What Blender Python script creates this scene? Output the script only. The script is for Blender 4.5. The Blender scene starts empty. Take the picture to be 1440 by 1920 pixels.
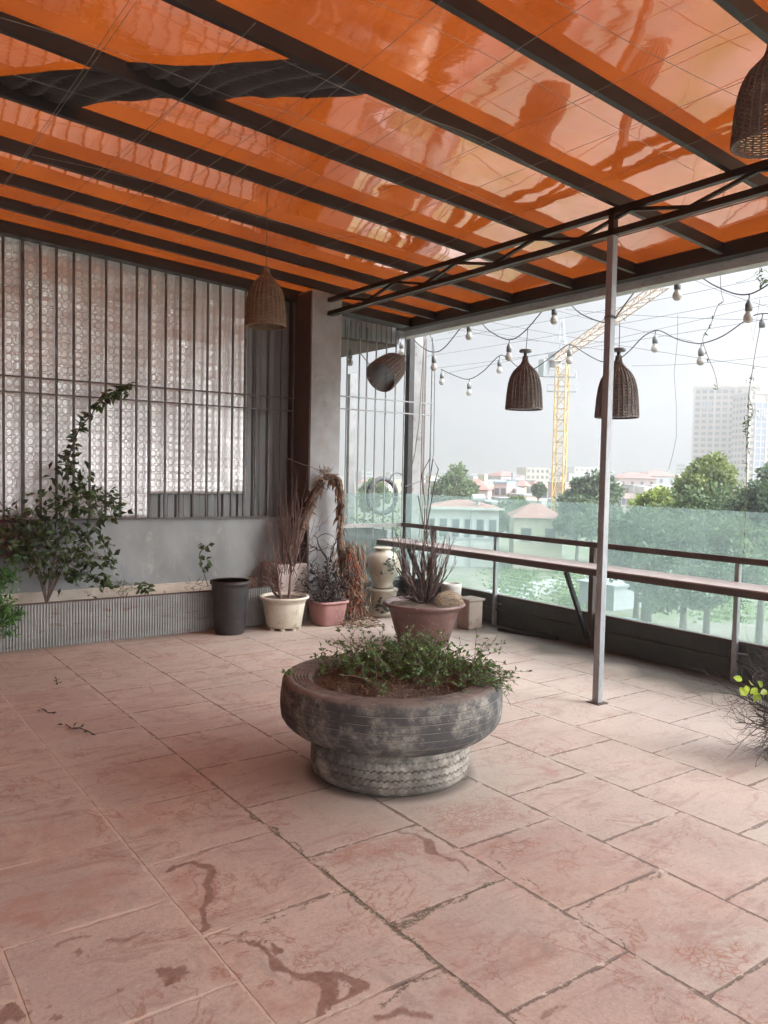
import bpy, math, random
import numpy as np
from mathutils import Vector, Matrix, noise as mnoise
R = math.radians
random.seed(7)
C = bpy.context.scene.collection
scn = bpy.context.scene

# ------------------------------------------------------------------ camera
CAMH = 1.5
YAW, PITCH, ROLL, FPX = R(35.605), R(-2.790), R(1.1316), 1502.2
fw = Vector((math.sin(YAW)*math.cos(PITCH), math.cos(YAW)*math.cos(PITCH), math.sin(PITCH)))
r0 = Vector((math.cos(YAW), -math.sin(YAW), 0)); u0 = r0.cross(fw)
rt = r0*math.cos(ROLL)+u0*math.sin(ROLL); up = -r0*math.sin(ROLL)+u0*math.cos(ROLL)
CAM = Vector((0, 0, CAMH))
cd = bpy.data.cameras.new('camera'); cam = bpy.data.objects.new('camera', cd); C.objects.link(cam)
cd.sensor_fit = 'VERTICAL'; cd.sensor_height = 24; cd.lens = 24*FPX/1920
cd.clip_start = 0.05; cd.clip_end = 5000
m = Matrix((rt, up, -fw)).transposed().to_4x4(); m.translation = CAM
cam.matrix_world = m; scn.camera = cam

# ------------------------------------------------------------------ world, sun, exposure
SUN_EL, SUN_AZ = R(30), R(142)
w = bpy.data.worlds.new('World'); scn.world = w; w.use_nodes = True
nt = w.node_tree; nt.nodes.clear()
def N(nt, t, **k):
    n = nt.nodes.new(t)
    for a, b in k.items(): setattr(n, a, b)
    return n
wo = N(nt, 'ShaderNodeOutputWorld'); bg = N(nt, 'ShaderNodeBackground')
sky = N(nt, 'ShaderNodeTexSky', sky_type='NISHITA', sun_disc=False, sun_elevation=SUN_EL, sun_rotation=SUN_AZ,
        air_density=1.0, dust_density=6.0, ozone_density=1.0)
hs = N(nt, 'ShaderNodeHueSaturation'); hs.inputs['Saturation'].default_value = 0.12
nt.links.new(sky.outputs[0], hs.inputs['Color'])
# overcast deck: brighter towards the zenith
tc = N(nt, 'ShaderNodeTexCoord'); sx = N(nt, 'ShaderNodeSeparateXYZ'); nt.links.new(tc.outputs['Generated'], sx.inputs[0])
rp = N(nt, 'ShaderNodeValToRGB'); nt.links.new(sx.outputs['Z'], rp.inputs[0])
rp.color_ramp.elements[0].position = 0.0; rp.color_ramp.elements[0].color = (3.6, 3.75, 3.95, 1)
rp.color_ramp.elements[1].position = 1.0; rp.color_ramp.elements[1].color = (20, 21, 22.5, 1)
e = rp.color_ramp.elements.new(0.30); e.color = (4.6, 4.8, 5.1, 1)
mx = N(nt, 'ShaderNodeMix', data_type='RGBA'); mx.inputs[0].default_value = 0.8
nt.links.new(hs.outputs[0], mx.inputs[6]); nt.links.new(rp.outputs[0], mx.inputs[7])
# thin cloud glows round the hidden sun, which stands behind the viewer
dt = N(nt, 'ShaderNodeVectorMath', operation='DOT_PRODUCT'); nt.links.new(tc.outputs['Generated'], dt.inputs[0])
dt.inputs[1].default_value = (math.sin(SUN_AZ)*math.cos(SUN_EL), math.cos(SUN_AZ)*math.cos(SUN_EL), math.sin(SUN_EL))
gm = N(nt, 'ShaderNodeMath', operation='MAXIMUM'); nt.links.new(dt.outputs['Value'], gm.inputs[0]); gm.inputs[1].default_value = 0
gq = N(nt, 'ShaderNodeMath', operation='POWER'); nt.links.new(gm.outputs[0], gq.inputs[0]); gq.inputs[1].default_value = 2.0
ga = N(nt, 'ShaderNodeMath', operation='MULTIPLY_ADD'); nt.links.new(gq.outputs[0], ga.inputs[0]); ga.inputs[1].default_value = 9.0; ga.inputs[2].default_value = 1.0
gv = N(nt, 'ShaderNodeVectorMath', operation='SCALE'); nt.links.new(mx.outputs[2], gv.inputs[0]); nt.links.new(ga.outputs[0], gv.inputs['Scale'])
nt.links.new(gv.outputs[0], bg.inputs[0]); bg.inputs[1].default_value = 0.10
nt.links.new(bg.outputs[0], wo.inputs[0])
sl = bpy.data.lights.new('sun', 'SUN'); sl.energy = 2.2; sl.angle = R(25); sl.color = (1, .98, .95)
so = bpy.data.objects.new('sun', sl); C.objects.link(so)
sd = Vector((math.sin(SUN_AZ)*math.cos(SUN_EL), math.cos(SUN_AZ)*math.cos(SUN_EL), math.sin(SUN_EL)))
so.rotation_euler = sd.to_track_quat('Z', 'Y').to_euler(); so.location = (0, -3, 12)
scn.view_settings.view_transform = 'Standard'; scn.view_settings.look = 'None'
scn.view_settings.exposure = 0.42; scn.view_settings.gamma = 1
scn.cycles.use_denoising = True
scn.cycles.max_bounces = 10; scn.cycles.diffuse_bounces = 5; scn.cycles.transparent_max_bounces = 24
scn.cycles.volume_bounces = 1; scn.cycles.sample_clamp_indirect = 8

# ------------------------------------------------------------------ pixel helpers (photo pixel -> point on a real plane)
def ray(x, y): return rt*((x-720)/FPX)+up*((960-y)/FPX)+fw
def onz(x, y, z=0): d = ray(x, y); return CAM+d*((z-CAMH)/d.z)
def onx(x, y, X): d = ray(x, y); return CAM+d*(X/d.x)
def ony(x, y, Y): d = ray(x, y); return CAM+d*(Y/d.y)
def at(x, y, D): return CAM+ray(x, y)*D
def proj(P):
    v = Vector(P)-CAM; return 720+FPX*v.dot(rt)/v.dot(fw), 960-FPX*v.dot(up)/v.dot(fw)

# ------------------------------------------------------------------ materials
def mat(name):
    mt = bpy.data.materials.new(name); mt.use_nodes = True
    t = mt.node_tree; p = t.nodes['Principled BSDF']; return mt, t, p
def math_(t, op, a, b=None, clamp=False):
    n = N(t, 'ShaderNodeMath', operation=op, use_clamp=clamp)
    for i, v in enumerate((a, b)):
        if v is None: continue
        if isinstance(v, (int, float)): n.inputs[i].default_value = v
        else: t.links.new(v, n.inputs[i])
    return n.outputs[0]
def mixc(t, f, a, b, mode='MIX'):
    n = N(t, 'ShaderNodeMix', data_type='RGBA', blend_type=mode)
    for i, v in ((0, f), (6, a), (7, b)):
        if isinstance(v, (int, float)): n.inputs[i].default_value = v
        elif isinstance(v, tuple): n.inputs[i].default_value = (*v, 1) if len(v) == 3 else v
        else: t.links.new(v, n.inputs[i])
    return n.outputs[2]
def noi(t, vec, scale, detail=4, rough=.6, dist=0):
    n = N(t, 'ShaderNodeTexNoise'); n.inputs['Scale'].default_value = scale; n.inputs['Detail'].default_value = detail
    n.inputs['Roughness'].default_value = rough; n.inputs['Distortion'].default_value = dist
    if vec is not None: t.links.new(vec, n.inputs['Vector'])
    return n.outputs['Fac']
def ramp(t, f, a, b):
    n = N(t, 'ShaderNodeMapRange', interpolation_type='SMOOTHSTEP'); t.links.new(f, n.inputs[0])
    n.inputs[1].default_value = a; n.inputs[2].default_value = b; return n.outputs[0]
def bump(t, h, s, d, p, prev=None):
    b = N(t, 'ShaderNodeBump'); b.inputs['Strength'].default_value = s; b.inputs['Distance'].default_value = d
    t.links.new(h, b.inputs['Height'])
    if prev is not None: t.links.new(prev, b.inputs['Normal'])
    if p is not None: t.links.new(b.outputs[0], p.inputs['Normal'])
    return b.outputs[0]
def objc(t, s=(1, 1, 1)):
    tc = N(t, 'ShaderNodeTexCoord')
    if s == (1, 1, 1): return tc.outputs['Object']
    mp = N(t, 'ShaderNodeMapping'); mp.inputs['Scale'].default_value = s; t.links.new(tc.outputs['Object'], mp.inputs[0]); return mp.outputs[0]
def pm(name, c1, c2=None, scale=6, rough=.7, bmp=.2, bd=.004, metal=0, st=(1, 1, 1), c3=None, lo=.35, hi=.65, bs=None, island=False, spec=.5, transl=0):
    mt, t, p = mat(name); v = objc(t, st)
    c2 = c2 or tuple(x*.8 for x in c1)
    f = ramp(t, noi(t, v, scale, 6), lo, hi)
    col = mixc(t, f, c1, c2)
    if c3: col = mixc(t, ramp(t, noi(t, v, scale*3.3, 4, .7), .55, .72), col, c3)
    if island:
        g = N(t, 'ShaderNodeNewGeometry'); ri = g.outputs['Random Per Island']
        col = mixc(t, 1.0, col, mixc(t, ri, (.55, .55, .55), (1.45, 1.45, 1.3)), 'MULTIPLY')
    t.links.new(col, p.inputs['Base Color']); p.inputs['Roughness'].default_value = rough; p.inputs['Metallic'].default_value = metal
    p.inputs['Specular IOR Level'].default_value = spec
    if bmp: bump(t, noi(t, v, bs or scale*5, 5), bmp, bd, p)
    if transl:
        tr = N(t, 'ShaderNodeBsdfTranslucent'); t.links.new(col, tr.inputs[0])
        ms = N(t, 'ShaderNodeMixShader'); ms.inputs[0].default_value = transl
        t.links.new(p.outputs[0], ms.inputs[1]); t.links.new(tr.outputs[0], ms.inputs[2])
        t.links.new(ms.outputs[0], t.nodes['Material Output'].inputs[0])
    return mt
def schlick(t, f0, nrm=None, power=5):
    g = N(t, 'ShaderNodeNewGeometry'); d = N(t, 'ShaderNodeVectorMath', operation='DOT_PRODUCT')
    t.links.new(g.outputs['Incoming'], d.inputs[0]); t.links.new(nrm if nrm is not None else g.outputs['Normal'], d.inputs[1])
    c = math_(t, 'SUBTRACT', 1, math_(t, 'ABSOLUTE', d.outputs['Value']), True)
    return math_(t, 'ADD', math_(t, 'MULTIPLY', math_(t, 'POWER', c, power), 1-f0), f0)
M = {}
M['steel_dark'] = pm('dark_painted_steel', (.009, .008, .009), (.016, .013, .013), 5, .45, .1)
M['steel_post'] = pm('galvanised_post', (.25, .265, .28), (.33, .345, .355), 4, .45, .15, metal=.3, st=(6, 6, 1), c3=(.16, .12, .09))
M['rust'] = pm('rusty_brown_steel', (.075, .045, .035), (.05, .03, .025), 8, .6, .3, c3=(.14, .08, .05))
M['bar'] = pm('grille_bar_steel', (.06, .053, .05), (.11, .10, .095), 5, .5, .2, c3=(.13, .07, .05))
M['barlight'] = pm('pale_grille_steel', (.12, .12, .12), (.18, .18, .175), 5, .5, .2, c3=(.2, .13, .1))
M['gutter'] = pm('grey_gutter_metal', (.46, .47, .47), (.36, .37, .37), 4, .5, .1, st=(1, 1, 4), c3=(.2, .19, .17))
M['pole_grey'] = pm('grey_pole', (.17, .17, .165), (.23, .225, .215), 4, .7, .2, c3=(.12, .09, .07))
M['wire'] = pm('wire_steel', (.30, .29, .27), (.2, .19, .18), 9, .5, 0)
M['wired'] = pm('dark_wire', (.07, .065, .06), (.1, .09, .08), 9, .6, 0)
M['cable'] = pm('black_cable', (.05, .05, .05), (.07, .07, .07), 9, .6, 0)
M['rubber'] = None
M['plaster'] = pm('grey_render', (.30, .315, .31), (.22, .235, .235), 2.2, .8, .25, c3=(.36, .35, .33), st=(1, 1, .6))
M['column'] = pm('column_render', (.28, .28, .28), (.21, .205, .20), 3, .8, .3, c3=(.22, .18, .16))
M['brown_and_shade'] = pm('dark_brown_and_shade', (.085, .06, .052), (.065, .045, .04), 2, .8, .2)  # dark brown, also the shade painted on the column's left side
M['cap'] = pm('cream_tile', (.60, .53, .44), (.5, .43, .35), 5, .45, .1, c3=(.3, .22, .16))
M['ribbed'] = pm('ribbed_metal', (.33, .34, .33), (.26, .27, .26), 2, .5, .1, metal=.25, st=(1, 1, 3), c3=(.22, .15, .11))
M['corr'] = pm('corrugated_grey', (.16, .165, .165), (.22, .225, .225), 2, .5, .1, metal=.3, st=(1, 1, .4))
M['parapet'] = pm('dark_parapet', (.035, .045, .045), (.05, .06, .055), 5, .45, .2, c3=(.08, .085, .07))
M['counter_top'] = pm('dusty_counter_top', (.34, .27, .25), (.28, .21, .19), 5, .55, .1, c3=(.42, .38, .35))
M['counter_edge'] = pm('brown_counter_edge', (.055, .035, .03), (.07, .045, .038), 5, .5, .1)
M['soil'] = pm('dry_soil', (.13, .10, .078), (.075, .058, .046), 14, .95, 1, .02, c3=(.28, .19, .12), bs=60)
M['white_pot'] = pm('cream_plastic', (.62, .57, .47), (.5, .44, .35), 5, .5, .1, c3=(.36, .3, .22))
M['pink_pot'] = pm('dusty_pink_plastic', (.33, .165, .15), (.26, .13, .12), 5, .6, .1, c3=(.4, .28, .24))
M['black_pot'] = pm('black_plastic', (.020, .019, .020), (.033, .030, .031), 4, .5, .1, c3=(.06, .05, .047))
M['maroon'] = pm('maroon_plastic', (.085, .040, .036), (.13, .07, .06), 5, .55, .1, c3=(.24, .165, .145))
M['ceramic'] = pm('cream_ceramic', (.36, .31, .24), (.30, .27, .21), 6, .3, .05, c3=(.2, .2, .17))
M['ceramic_leaf'] = pm('painted_leaf', (.06, .08, .06), (.04, .05, .045), 6, .3, 0)
M['tan_box'] = pm('tan_plastic', (.32, .245, .21), (.26, .19, .16), 5, .6, .1, c3=(.18, .12, .1))
M['concrete_pale'] = pm('pale_block', (.40, .33, .30), (.3, .235, .21), 7, .85, .4, c3=(.22, .17, .14))
M['grey_stone'] = pm('grey_pot', (.38, .37, .34), (.28, .27, .25), 8, .8, .3)
M['twig'] = pm('bare_twig', (.075, .045, .04), (.12, .085, .075), 20, .8, .3)
M['twig_red'] = pm('reddish_twig', (.10, .05, .04), (.16, .10, .085), 20, .8, .3)
M['twig_dark'] = pm('dark_twig', (.022, .016, .016), (.06, .045, .042), 20, .8, .3)
M['bark_dry'] = pm('dry_cactus_bark', (.12, .075, .052), (.075, .045, .034), 12, .9, .8, .02, c3=(.30, .19, .10))
M['dry_leaf'] = pm('dry_leaf', (.25, .165, .115), (.15, .085, .06), 9, .85, .2, c3=(.42, .33, .25), island=True, transl=.25)
M['dry_red'] = pm('dry_red_leaf', (.28, .09, .05), (.2, .05, .035), 9, .85, .2, island=True, transl=.25)
M['leaf_dark'] = pm('dark_leaf', (.045, .08, .035), (.075, .105, .045), 6, .45, 0, island=True, transl=.25)
M['leaf_gc'] = pm('ground_cover_leaf', (.075, .155, .045), (.13, .21, .075), 9, .45, 0, island=True, transl=.3)
M['leaf_fresh'] = pm('fresh_leaf', (.06, .17, .04), (.1, .22, .05), 6, .4, 0, island=True, transl=.3)
M['leaf_lime'] = pm('lime_leaf', (.38, .55, .06), (.5, .62, .12), 6, .4, 0, island=True, transl=.4)
M['leaf_hang'] = pm('vine_leaf', (.10, .15, .06), (.06, .09, .04), 6, .5, 0, island=True, transl=.3)
M['wicker'] = pm('wicker', (.20, .125, .075), (.13, .08, .05), 30, .7, .5, .003, c3=(.3, .2, .12))
M['wicker_grey'] = pm('weathered_wicker', (.15, .12, .105), (.10, .08, .07), 30, .8, .5, .003, c3=(.22, .18, .15))
M['bulb'] = pm('unlit_bulb_glass', (.40, .375, .35), (.5, .47, .44), 5, .15, 0, transl=.45)
M['socket'] = pm('bulb_socket', (.12, .125, .125), (.16, .165, .165), 9, .5, 0)
M['tyre_black'] = pm('old_tyre', (.03, .03, .032), (.05, .05, .05), 9, .7, .3)
M['tarp'] = pm('black_tarpaulin', (.030, .028, .028), (.055, .052, .052), 5, .55, .4, .01)
M['crane'] = pm('crane_yellow', (.45, .31, .10), (.40, .26, .08), .5, .5, 0)
M['crane_jib'] = pm('crane_jib_paint', (.50, .36, .24), (.44, .33, .25), .5, .5, 0)
M['crane_grey'] = pm('crane_grey', (.38, .40, .42), (.3, .32, .33), .5, .5, 0)
M['hwhite'] = pm('house_white', (.50, .50, .48), (.42, .41, .38), .4, .8, .1)
M['hcream'] = pm('house_cream', (.46, .43, .32), (.40, .36, .26), .4, .8, .1)
M['hpink'] = pm('house_pink', (.40, .31, .28), (.35, .27, .24), .4, .8, .1)
M['hgrey'] = pm('house_grey', (.33, .34, .35), (.28, .29, .30), .4, .8, .1)
M['hblue'] = pm('sheet_blue', (.20, .34, .42), (.2, .3, .36), .4, .6, .1)
M['tile_red'] = pm('red_roof', (.25, .12, .10), (.20, .095, .08), .8, .8, .3, .05, c3=(.26, .12, .09))
M['roof_grey'] = pm('grey_roof', (.30, .31, .32), (.22, .23, .24), .6, .7, .1)
M['pane'] = pm('window_dark', (.06, .075, .085), (.09, .10, .11), 1, .2, 0)
M['tower'] = pm('tower_render', (.36, .30, .25), (.32, .27, .23), .05, .8, 0)
M['tower_col'] = pm('tower_pier', (.42, .37, .32), (.38, .33, .28), .05, .8, 0)
M['tower_blue'] = pm('tower_blue_glass', (.14, .19, .28), (.12, .16, .24), .05, .25, 0)
M['bark'] = pm('tree_bark', (.12, .09, .07), (.08, .06, .05), 3, .9, .4)
M['tree_a'] = pm('tree_leaf_olive', (.12, .165, .06), (.17, .20, .07), .35, .6, 0, island=True, transl=.3)
M['tree_b'] = pm('tree_leaf_deep', (.06, .10, .055), (.085, .125, .065), .35, .6, 0, island=True, transl=.25)
M['tree_c'] = pm('tree_leaf_mid', (.085, .14, .06), (.12, .165, .07), .35, .6, 0, island=True, transl=.3)
M['tree_y'] = pm('tree_leaf_yellow', (.19, .25, .05), (.23, .27, .06), .35, .6, 0, island=True, transl=.3)

def glass_mat():
    mt, t, p = mat('dirty_green_glass'); t.nodes.remove(p); v = objc(t)
    tr = N(t, 'ShaderNodeBsdfTransparent'); tr.inputs[0].default_value = (.87, .92, .91, 1)
    df = N(t, 'ShaderNodeBsdfDiffuse'); df.inputs[0].default_value = (.46, .55, .53, 1)
    tl = N(t, 'ShaderNodeBsdfTranslucent'); tl.inputs[0].default_value = (.48, .60, .57, 1)
    gl = N(t, 'ShaderNodeBsdfGlossy'); gl.inputs['Roughness'].default_value = .03
    a = N(t, 'ShaderNodeMixShader'); a.inputs[0].default_value = .55
    t.links.new(df.outputs[0], a.inputs[1]); t.links.new(tl.outputs[0], a.inputs[2])
    b = N(t, 'ShaderNodeMixShader'); dirt = math_(t, 'ADD', math_(t, 'MULTIPLY', noi(t, v, 2.5, 6, .65), .22), .04)
    t.links.new(dirt, b.inputs[0]); t.links.new(tr.outputs[0], b.inputs[1]); t.links.new(a.outputs[0], b.inputs[2])
    fr = schlick(t, .035)
    c = N(t, 'ShaderNodeMixShader'); t.links.new(fr, c.inputs[0]); t.links.new(b.outputs[0], c.inputs[1]); t.links.new(gl.outputs[0], c.inputs[2])
    t.links.new(c.outputs[0], t.nodes['Material Output'].inputs[0]); return mt
M['glass'] = glass_mat()

def orange_mat():
    mt, t, p = mat('orange_roof_sheet'); t.nodes.remove(p); v = objc(t)
    tl = N(t, 'ShaderNodeBsdfTranslucent'); df = N(t, 'ShaderNodeBsdfDiffuse')
    f = noi(t, v, 1.6, 5, .6); f2 = noi(t, objc(t, (1, 6, 1)), 4, 5, .7)
    col = mixc(t, ramp(t, f, .3, .7), (.155, .031, .004), (.115, .021, .003))
    col = mixc(t, math_(t, 'MULTIPLY', ramp(t, f2, .5, .75), .35), col, (.08, .012, .002))
    t.links.new(col, tl.inputs[0]); t.links.new(col, df.inputs[0])
    gl = N(t, 'ShaderNodeBsdfGlossy'); gl.inputs['Roughness'].default_value = .05; gl.inputs[0].default_value = (.90, .80, .76, 1)
    nb = bump(t, noi(t, objc(t, (1, 1.6, 1)), 1.1, 2, .4, .6), .18, .05, None)
    nb = bump(t, noi(t, v, 7, 3, .5), .12, .006, None, nb)
    t.links.new(nb, gl.inputs['Normal'])
    a = N(t, 'ShaderNodeMixShader'); a.inputs[0].default_value = .25
    t.links.new(tl.outputs[0], a.inputs[1]); t.links.new(df.outputs[0], a.inputs[2])
    fr = schlick(t, .08, nb, 2.4)
    c = N(t, 'ShaderNodeMixShader'); t.links.new(fr, c.inputs[0]); t.links.new(a.outputs[0], c.inputs[1]); t.links.new(gl.outputs[0], c.inputs[2])
    t.links.new(c.outputs[0], t.nodes['Material Output'].inputs[0]); return mt
M['orange'] = orange_mat()

def foil_mat():
    mt, t, p = mat('embossed_silver_foil'); v = objc(t)
    s = N(t, 'ShaderNodeSeparateXYZ'); t.links.new(v, s.inputs[0])
    wn_ = N(t, 'ShaderNodeTexNoise'); wn_.inputs['Scale'].default_value = 3.5; t.links.new(v, wn_.inputs['Vector'])
    s = N(t, 'ShaderNodeSeparateXYZ'); t.links.new(mixc(t, .014, v, wn_.outputs['Color'], 'ADD'), s.inputs[0])
    k = math.pi/.056
    a = math_(t, 'SINE', math_(t, 'MULTIPLY', s.outputs['X'], k)); b = math_(t, 'SINE', math_(t, 'MULTIPLY', s.outputs['Z'], k*.8))
    pr = math_(t, 'ABSOLUTE', math_(t, 'MULTIPLY', a, b))
    ring = math_(t, 'SUBTRACT', 1, math_(t, 'MULTIPLY', math_(t, 'ABSOLUTE', math_(t, 'SUBTRACT', pr, .28)), 9), clamp=True)
    ring = math_(t, 'MULTIPLY', ring, math_(t, 'ADD', math_(t, 'MULTIPLY', ramp(t, noi(t, v, 2.2, 5, .7), .38, .60), .45), .55))
    ring2 = math_(t, 'SUBTRACT', 1, math_(t, 'MULTIPLY', math_(t, 'ABSOLUTE', math_(t, 'SUBTRACT', pr, .12)), 12), clamp=True)
    f = ramp(t, noi(t, v, 1.6, 6, .65), .3, .7)
    col = mixc(t, f, (.93, .93, .92), (.74, .73, .72))
    col = mixc(t, ramp(t, noi(t, objc(t, (1, 1, 3)), 5, 6, .7), .58, .75), col, (.55, .52, .49))
    col = mixc(t, math_(t, 'MULTIPLY', ring, .42), col, (.98, .98, .97)); col = mixc(t, math_(t, 'MULTIPLY', ring2, .28), col, (.38, .36, .345))  # highlights and dark outlines of the embossing painted into the colour
    t.links.new(col, p.inputs['Base Color']); p.inputs['Metallic'].default_value = .70
    t.links.new(math_(t, 'ADD', math_(t, 'MULTIPLY', f, .12), .32), p.inputs['Roughness'])
    nb = bump(t, noi(t, objc(t, (1, 1, 2.2)), 3.3, 6, .6), .55, .03, None)
    bump(t, ring, .9, .006, p, nb); return mt
M['foil'] = foil_mat()

def tyre_mat(name, lines, base, pale, amt, zig=False):
    mt, t, p = mat(name); v = objc(t); lm = None
    n1 = noi(t, v, 3.2, 7, .7); n2 = noi(t, objc(t, (1, 1, 1.2)), 14, 8, .8)
    f = math_(t, 'MULTIPLY', ramp(t, n1, .62-amt, .80-amt), ramp(t, n2, .35, .62))
    col = mixc(t, f, base, pale)
    n3 = noi(t, v, 26, 5, .8); col = mixc(t, ramp(t, n3, .60, .70), col, tuple(x*.9 for x in pale))
    g = N(t, 'ShaderNodeNewGeometry'); sg = N(t, 'ShaderNodeSeparateXYZ'); t.links.new(g.outputs['Normal'], sg.inputs[0])
    topm = math_(t, 'MULTIPLY', ramp(t, sg.outputs['Z'], .45, .9), ramp(t, noi(t, v, 5, 5), .2, .55))
    col = mixc(t, math_(t, 'MULTIPLY', topm, ramp(t, noi(t, v, 16, 7, .8), .3, .6)), col, (.17, .145, .125))
    h = noi(t, v, 40, 6, .7)
    if lines:
        so_ = N(t, 'ShaderNodeSeparateXYZ'); t.links.new(v, so_.inputs[0])
        zz = math_(t, 'ADD', so_.outputs['Z'], math_(t, 'MULTIPLY', math_(t, 'SUBTRACT', noi(t, v, 18, 4), .5), .004))
        fr_ = math_(t, 'FRACT', math_(t, 'DIVIDE', math_(t, 'SUBTRACT', zz, .2625), .038))
        ln = math_(t, 'SUBTRACT', 1, math_(t, 'MULTIPLY', math_(t, 'ABSOLUTE', math_(t, 'SUBTRACT', fr_, .5)), 22), clamp=True)
        ln = math_(t, 'MULTIPLY', ln, math_(t, 'LESS_THAN', zz, .452))
        dk = math_(t, 'MULTIPLY', math_(t, 'SUBTRACT', 1, math_(t, 'MULTIPLY', math_(t, 'ABSOLUTE', math_(t, 'SUBTRACT', fr_, .57)), 18), clamp=True), math_(t, 'LESS_THAN', zz, .452))
        col = mixc(t, math_(t, 'MULTIPLY', dk, .8), col, (.018, .018, .018))
        col = mixc(t, math_(t, 'MULTIPLY', ln, ramp(t, noi(t, v, 9, 5), .3, .6)), col, (.27, .235, .19))
        h = math_(t, 'SUBTRACT', h, math_(t, 'MULTIPLY', dk, 1.2))
    t.links.new(col, p.inputs['Base Color']); p.inputs['Roughness'].default_value = .85
    bump(t, h, .5, .006, p); return mt
M['rubber'] = tyre_mat('weathered_tyre_rubber', 1, (.052, .054, .055), (.30, .285, .25), .17)
M['rubber_pale'] = tyre_mat('whitewashed_tyre_rubber', 0, (.11, .10, .088), (.34, .31, .265), .24)

# ------------------------------------------------------------------ mesh builder
class MB:
    def __init__(s): s.v = []; s.f = []
    def add(s, vs, fs):
        o = len(s.v); s.v += [tuple(q) for q in vs]; s.f += [tuple(i+o for i in q) for q in fs]; return s
    def box(s, x0, x1, y0, y1, z0, z1):
        return s.add([(x, y, z) for z in (z0, z1) for y in (y0, y1) for x in (x0, x1)],
                     [(0, 2, 3, 1), (4, 5, 7, 6), (0, 1, 5, 4), (2, 6, 7, 3), (0, 4, 6, 2), (1, 3, 7, 5)])
    def bar(s, p, q, w, h, upv=(0, 0, 1)):
        p = Vector(p); q = Vector(q); d = (q-p).normalized(); a = d.cross(Vector(upv))
        if a.length < 1e-4: a = d.cross(Vector((1, 0, 0)))
        a.normalize(); b = a.cross(d); a = a*(w/2); b = b*(h/2)
        vs = [p-a-b, p+a-b, p+a+b, p-a+b, q-a-b, q+a-b, q+a+b, q-a+b]
        return s.add(vs, [(0, 3, 2, 1), (4, 5, 6, 7), (0, 1, 5, 4), (1, 2, 6, 5), (2, 3, 7, 6), (3, 0, 4, 7)])
    def tube(s, pts, r, n=6, cap=True):
        pts = [Vector(p) for p in pts]; rs = r if isinstance(r, (list, tuple)) else [r]*len(pts)
        vs = []; fs = []; ref = Vector((.31, .17, .93))
        for i, p in enumerate(pts):
            d = (pts[min(i+1, len(pts)-1)]-pts[max(i-1, 0)])
            if d.length < 1e-9: d = Vector((0, 0, 1))
            d.normalize(); a = d.cross(ref)
            if a.length < .2: a = d.cross(Vector((1, 0, 0)))
            a.normalize(); b = d.cross(a)
            for k in range(n):
                t = 2*math.pi*k/n; vs.append(p+(a*math.cos(t)+b*math.sin(t))*rs[i])
        for i in range(len(pts)-1):
            for k in range(n): fs.append((i*n+k, i*n+(k+1) % n, (i+1)*n+(k+1) % n, (i+1)*n+k))
        if cap: fs += [tuple(range(n-1, -1, -1)), tuple(range((len(pts)-1)*n, len(pts)*n))]
        return s.add(vs, fs)
    def lathe(s, prof, n=48, c=(0, 0, 0), sq=0, wob=0):
        vs = []; fs = []
        for (r, z) in prof:
            for k in range(n):
                t = 2*math.pi*k/n; rr = r
                if sq: rr = r/((abs(math.cos(t))**sq+abs(math.sin(t))**sq)**(1/sq))
                if wob: rr *= 1+wob*mnoise.noise(Vector((math.cos(t)*2, math.sin(t)*2, z*5)))
                vs.append((c[0]+rr*math.cos(t), c[1]+rr*math.sin(t), c[2]+z))
        for i in range(len(prof)-1):
            for k in range(n): fs.append((i*n+k, i*n+(k+1) % n, (i+1)*n+(k+1) % n, (i+1)*n+k))
        fs.append(tuple(range(n-1, -1, -1))); fs.append(tuple(range((len(prof)-1)*n, len(prof)*n)))
        return s.add(vs, fs)
    def leaf(s, p, d, w, l, nrm=None, fold=.25):
        p = Vector(p); d = Vector(d).normalized(); nrm = nrm or Vector((random.uniform(-1, 1), random.uniform(-1, 1), random.uniform(-.2, 1)))
        a = d.cross(nrm)
        if a.length < 1e-3: a = d.cross(Vector((1, .2, 0)))
        a.normalize(); n2 = a.cross(d)
        m1 = p+d*(l*.45)
        return s.add([p, m1+a*(w/2)+n2*w*fold, p+d*l-n2*w*fold, m1-a*(w/2)+n2*w*fold, m1], [(0, 4, 1), (4, 2, 1), (0, 3, 4), (3, 2, 4)])
    def build(s, name, material, parent=None, smooth=False, origin=None):
        me = bpy.data.meshes.new(name)
        vs = s.v
        if origin is not None:
            o = Vector(origin); vs = [(x-o.x, y-o.y, z-o.z) for x, y, z in vs]
        me.from_pydata(vs, [], s.f); me.materials.append(material)
        if smooth: me.polygons.foreach_set('use_smooth', [True]*len(me.polygons))
        me.update()
        ob = bpy.data.objects.new(name, me); C.objects.link(ob)
        if origin is not None: ob.location = origin
        if parent: ob.parent = parent
        return ob
def tag(o, label=None, cat=None, group=None, kind=None):
    if label: o['label'] = label
    if cat: o['category'] = cat
    if group: o['group'] = group
    if kind: o['kind'] = kind
    return o
def empty(name, loc, label, cat, group=None):
    o = bpy.data.objects.new(name, None); C.objects.link(o); o.location = loc; o.empty_display_size = .1
    bpy.context.view_layer.update() if False else None
    o.matrix_world = Matrix.Translation(Vector(loc)); return tag(o, label, cat, group)
def child(mb, name, mt, root, smooth=False):
    # vertices are given in world coordinates; make them local to the root
    L = Vector(root.location); mb.v = [(x-L.x, y-L.y, z-L.z) for x, y, z in mb.v]
    return mb.build(name, mt, root, smooth)
def bevel(o, wd=.004, seg=2):
    b = o.modifiers.new('bevel', 'BEVEL'); b.width = wd; b.segments = seg; b.limit_method = 'ANGLE'; return o
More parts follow.
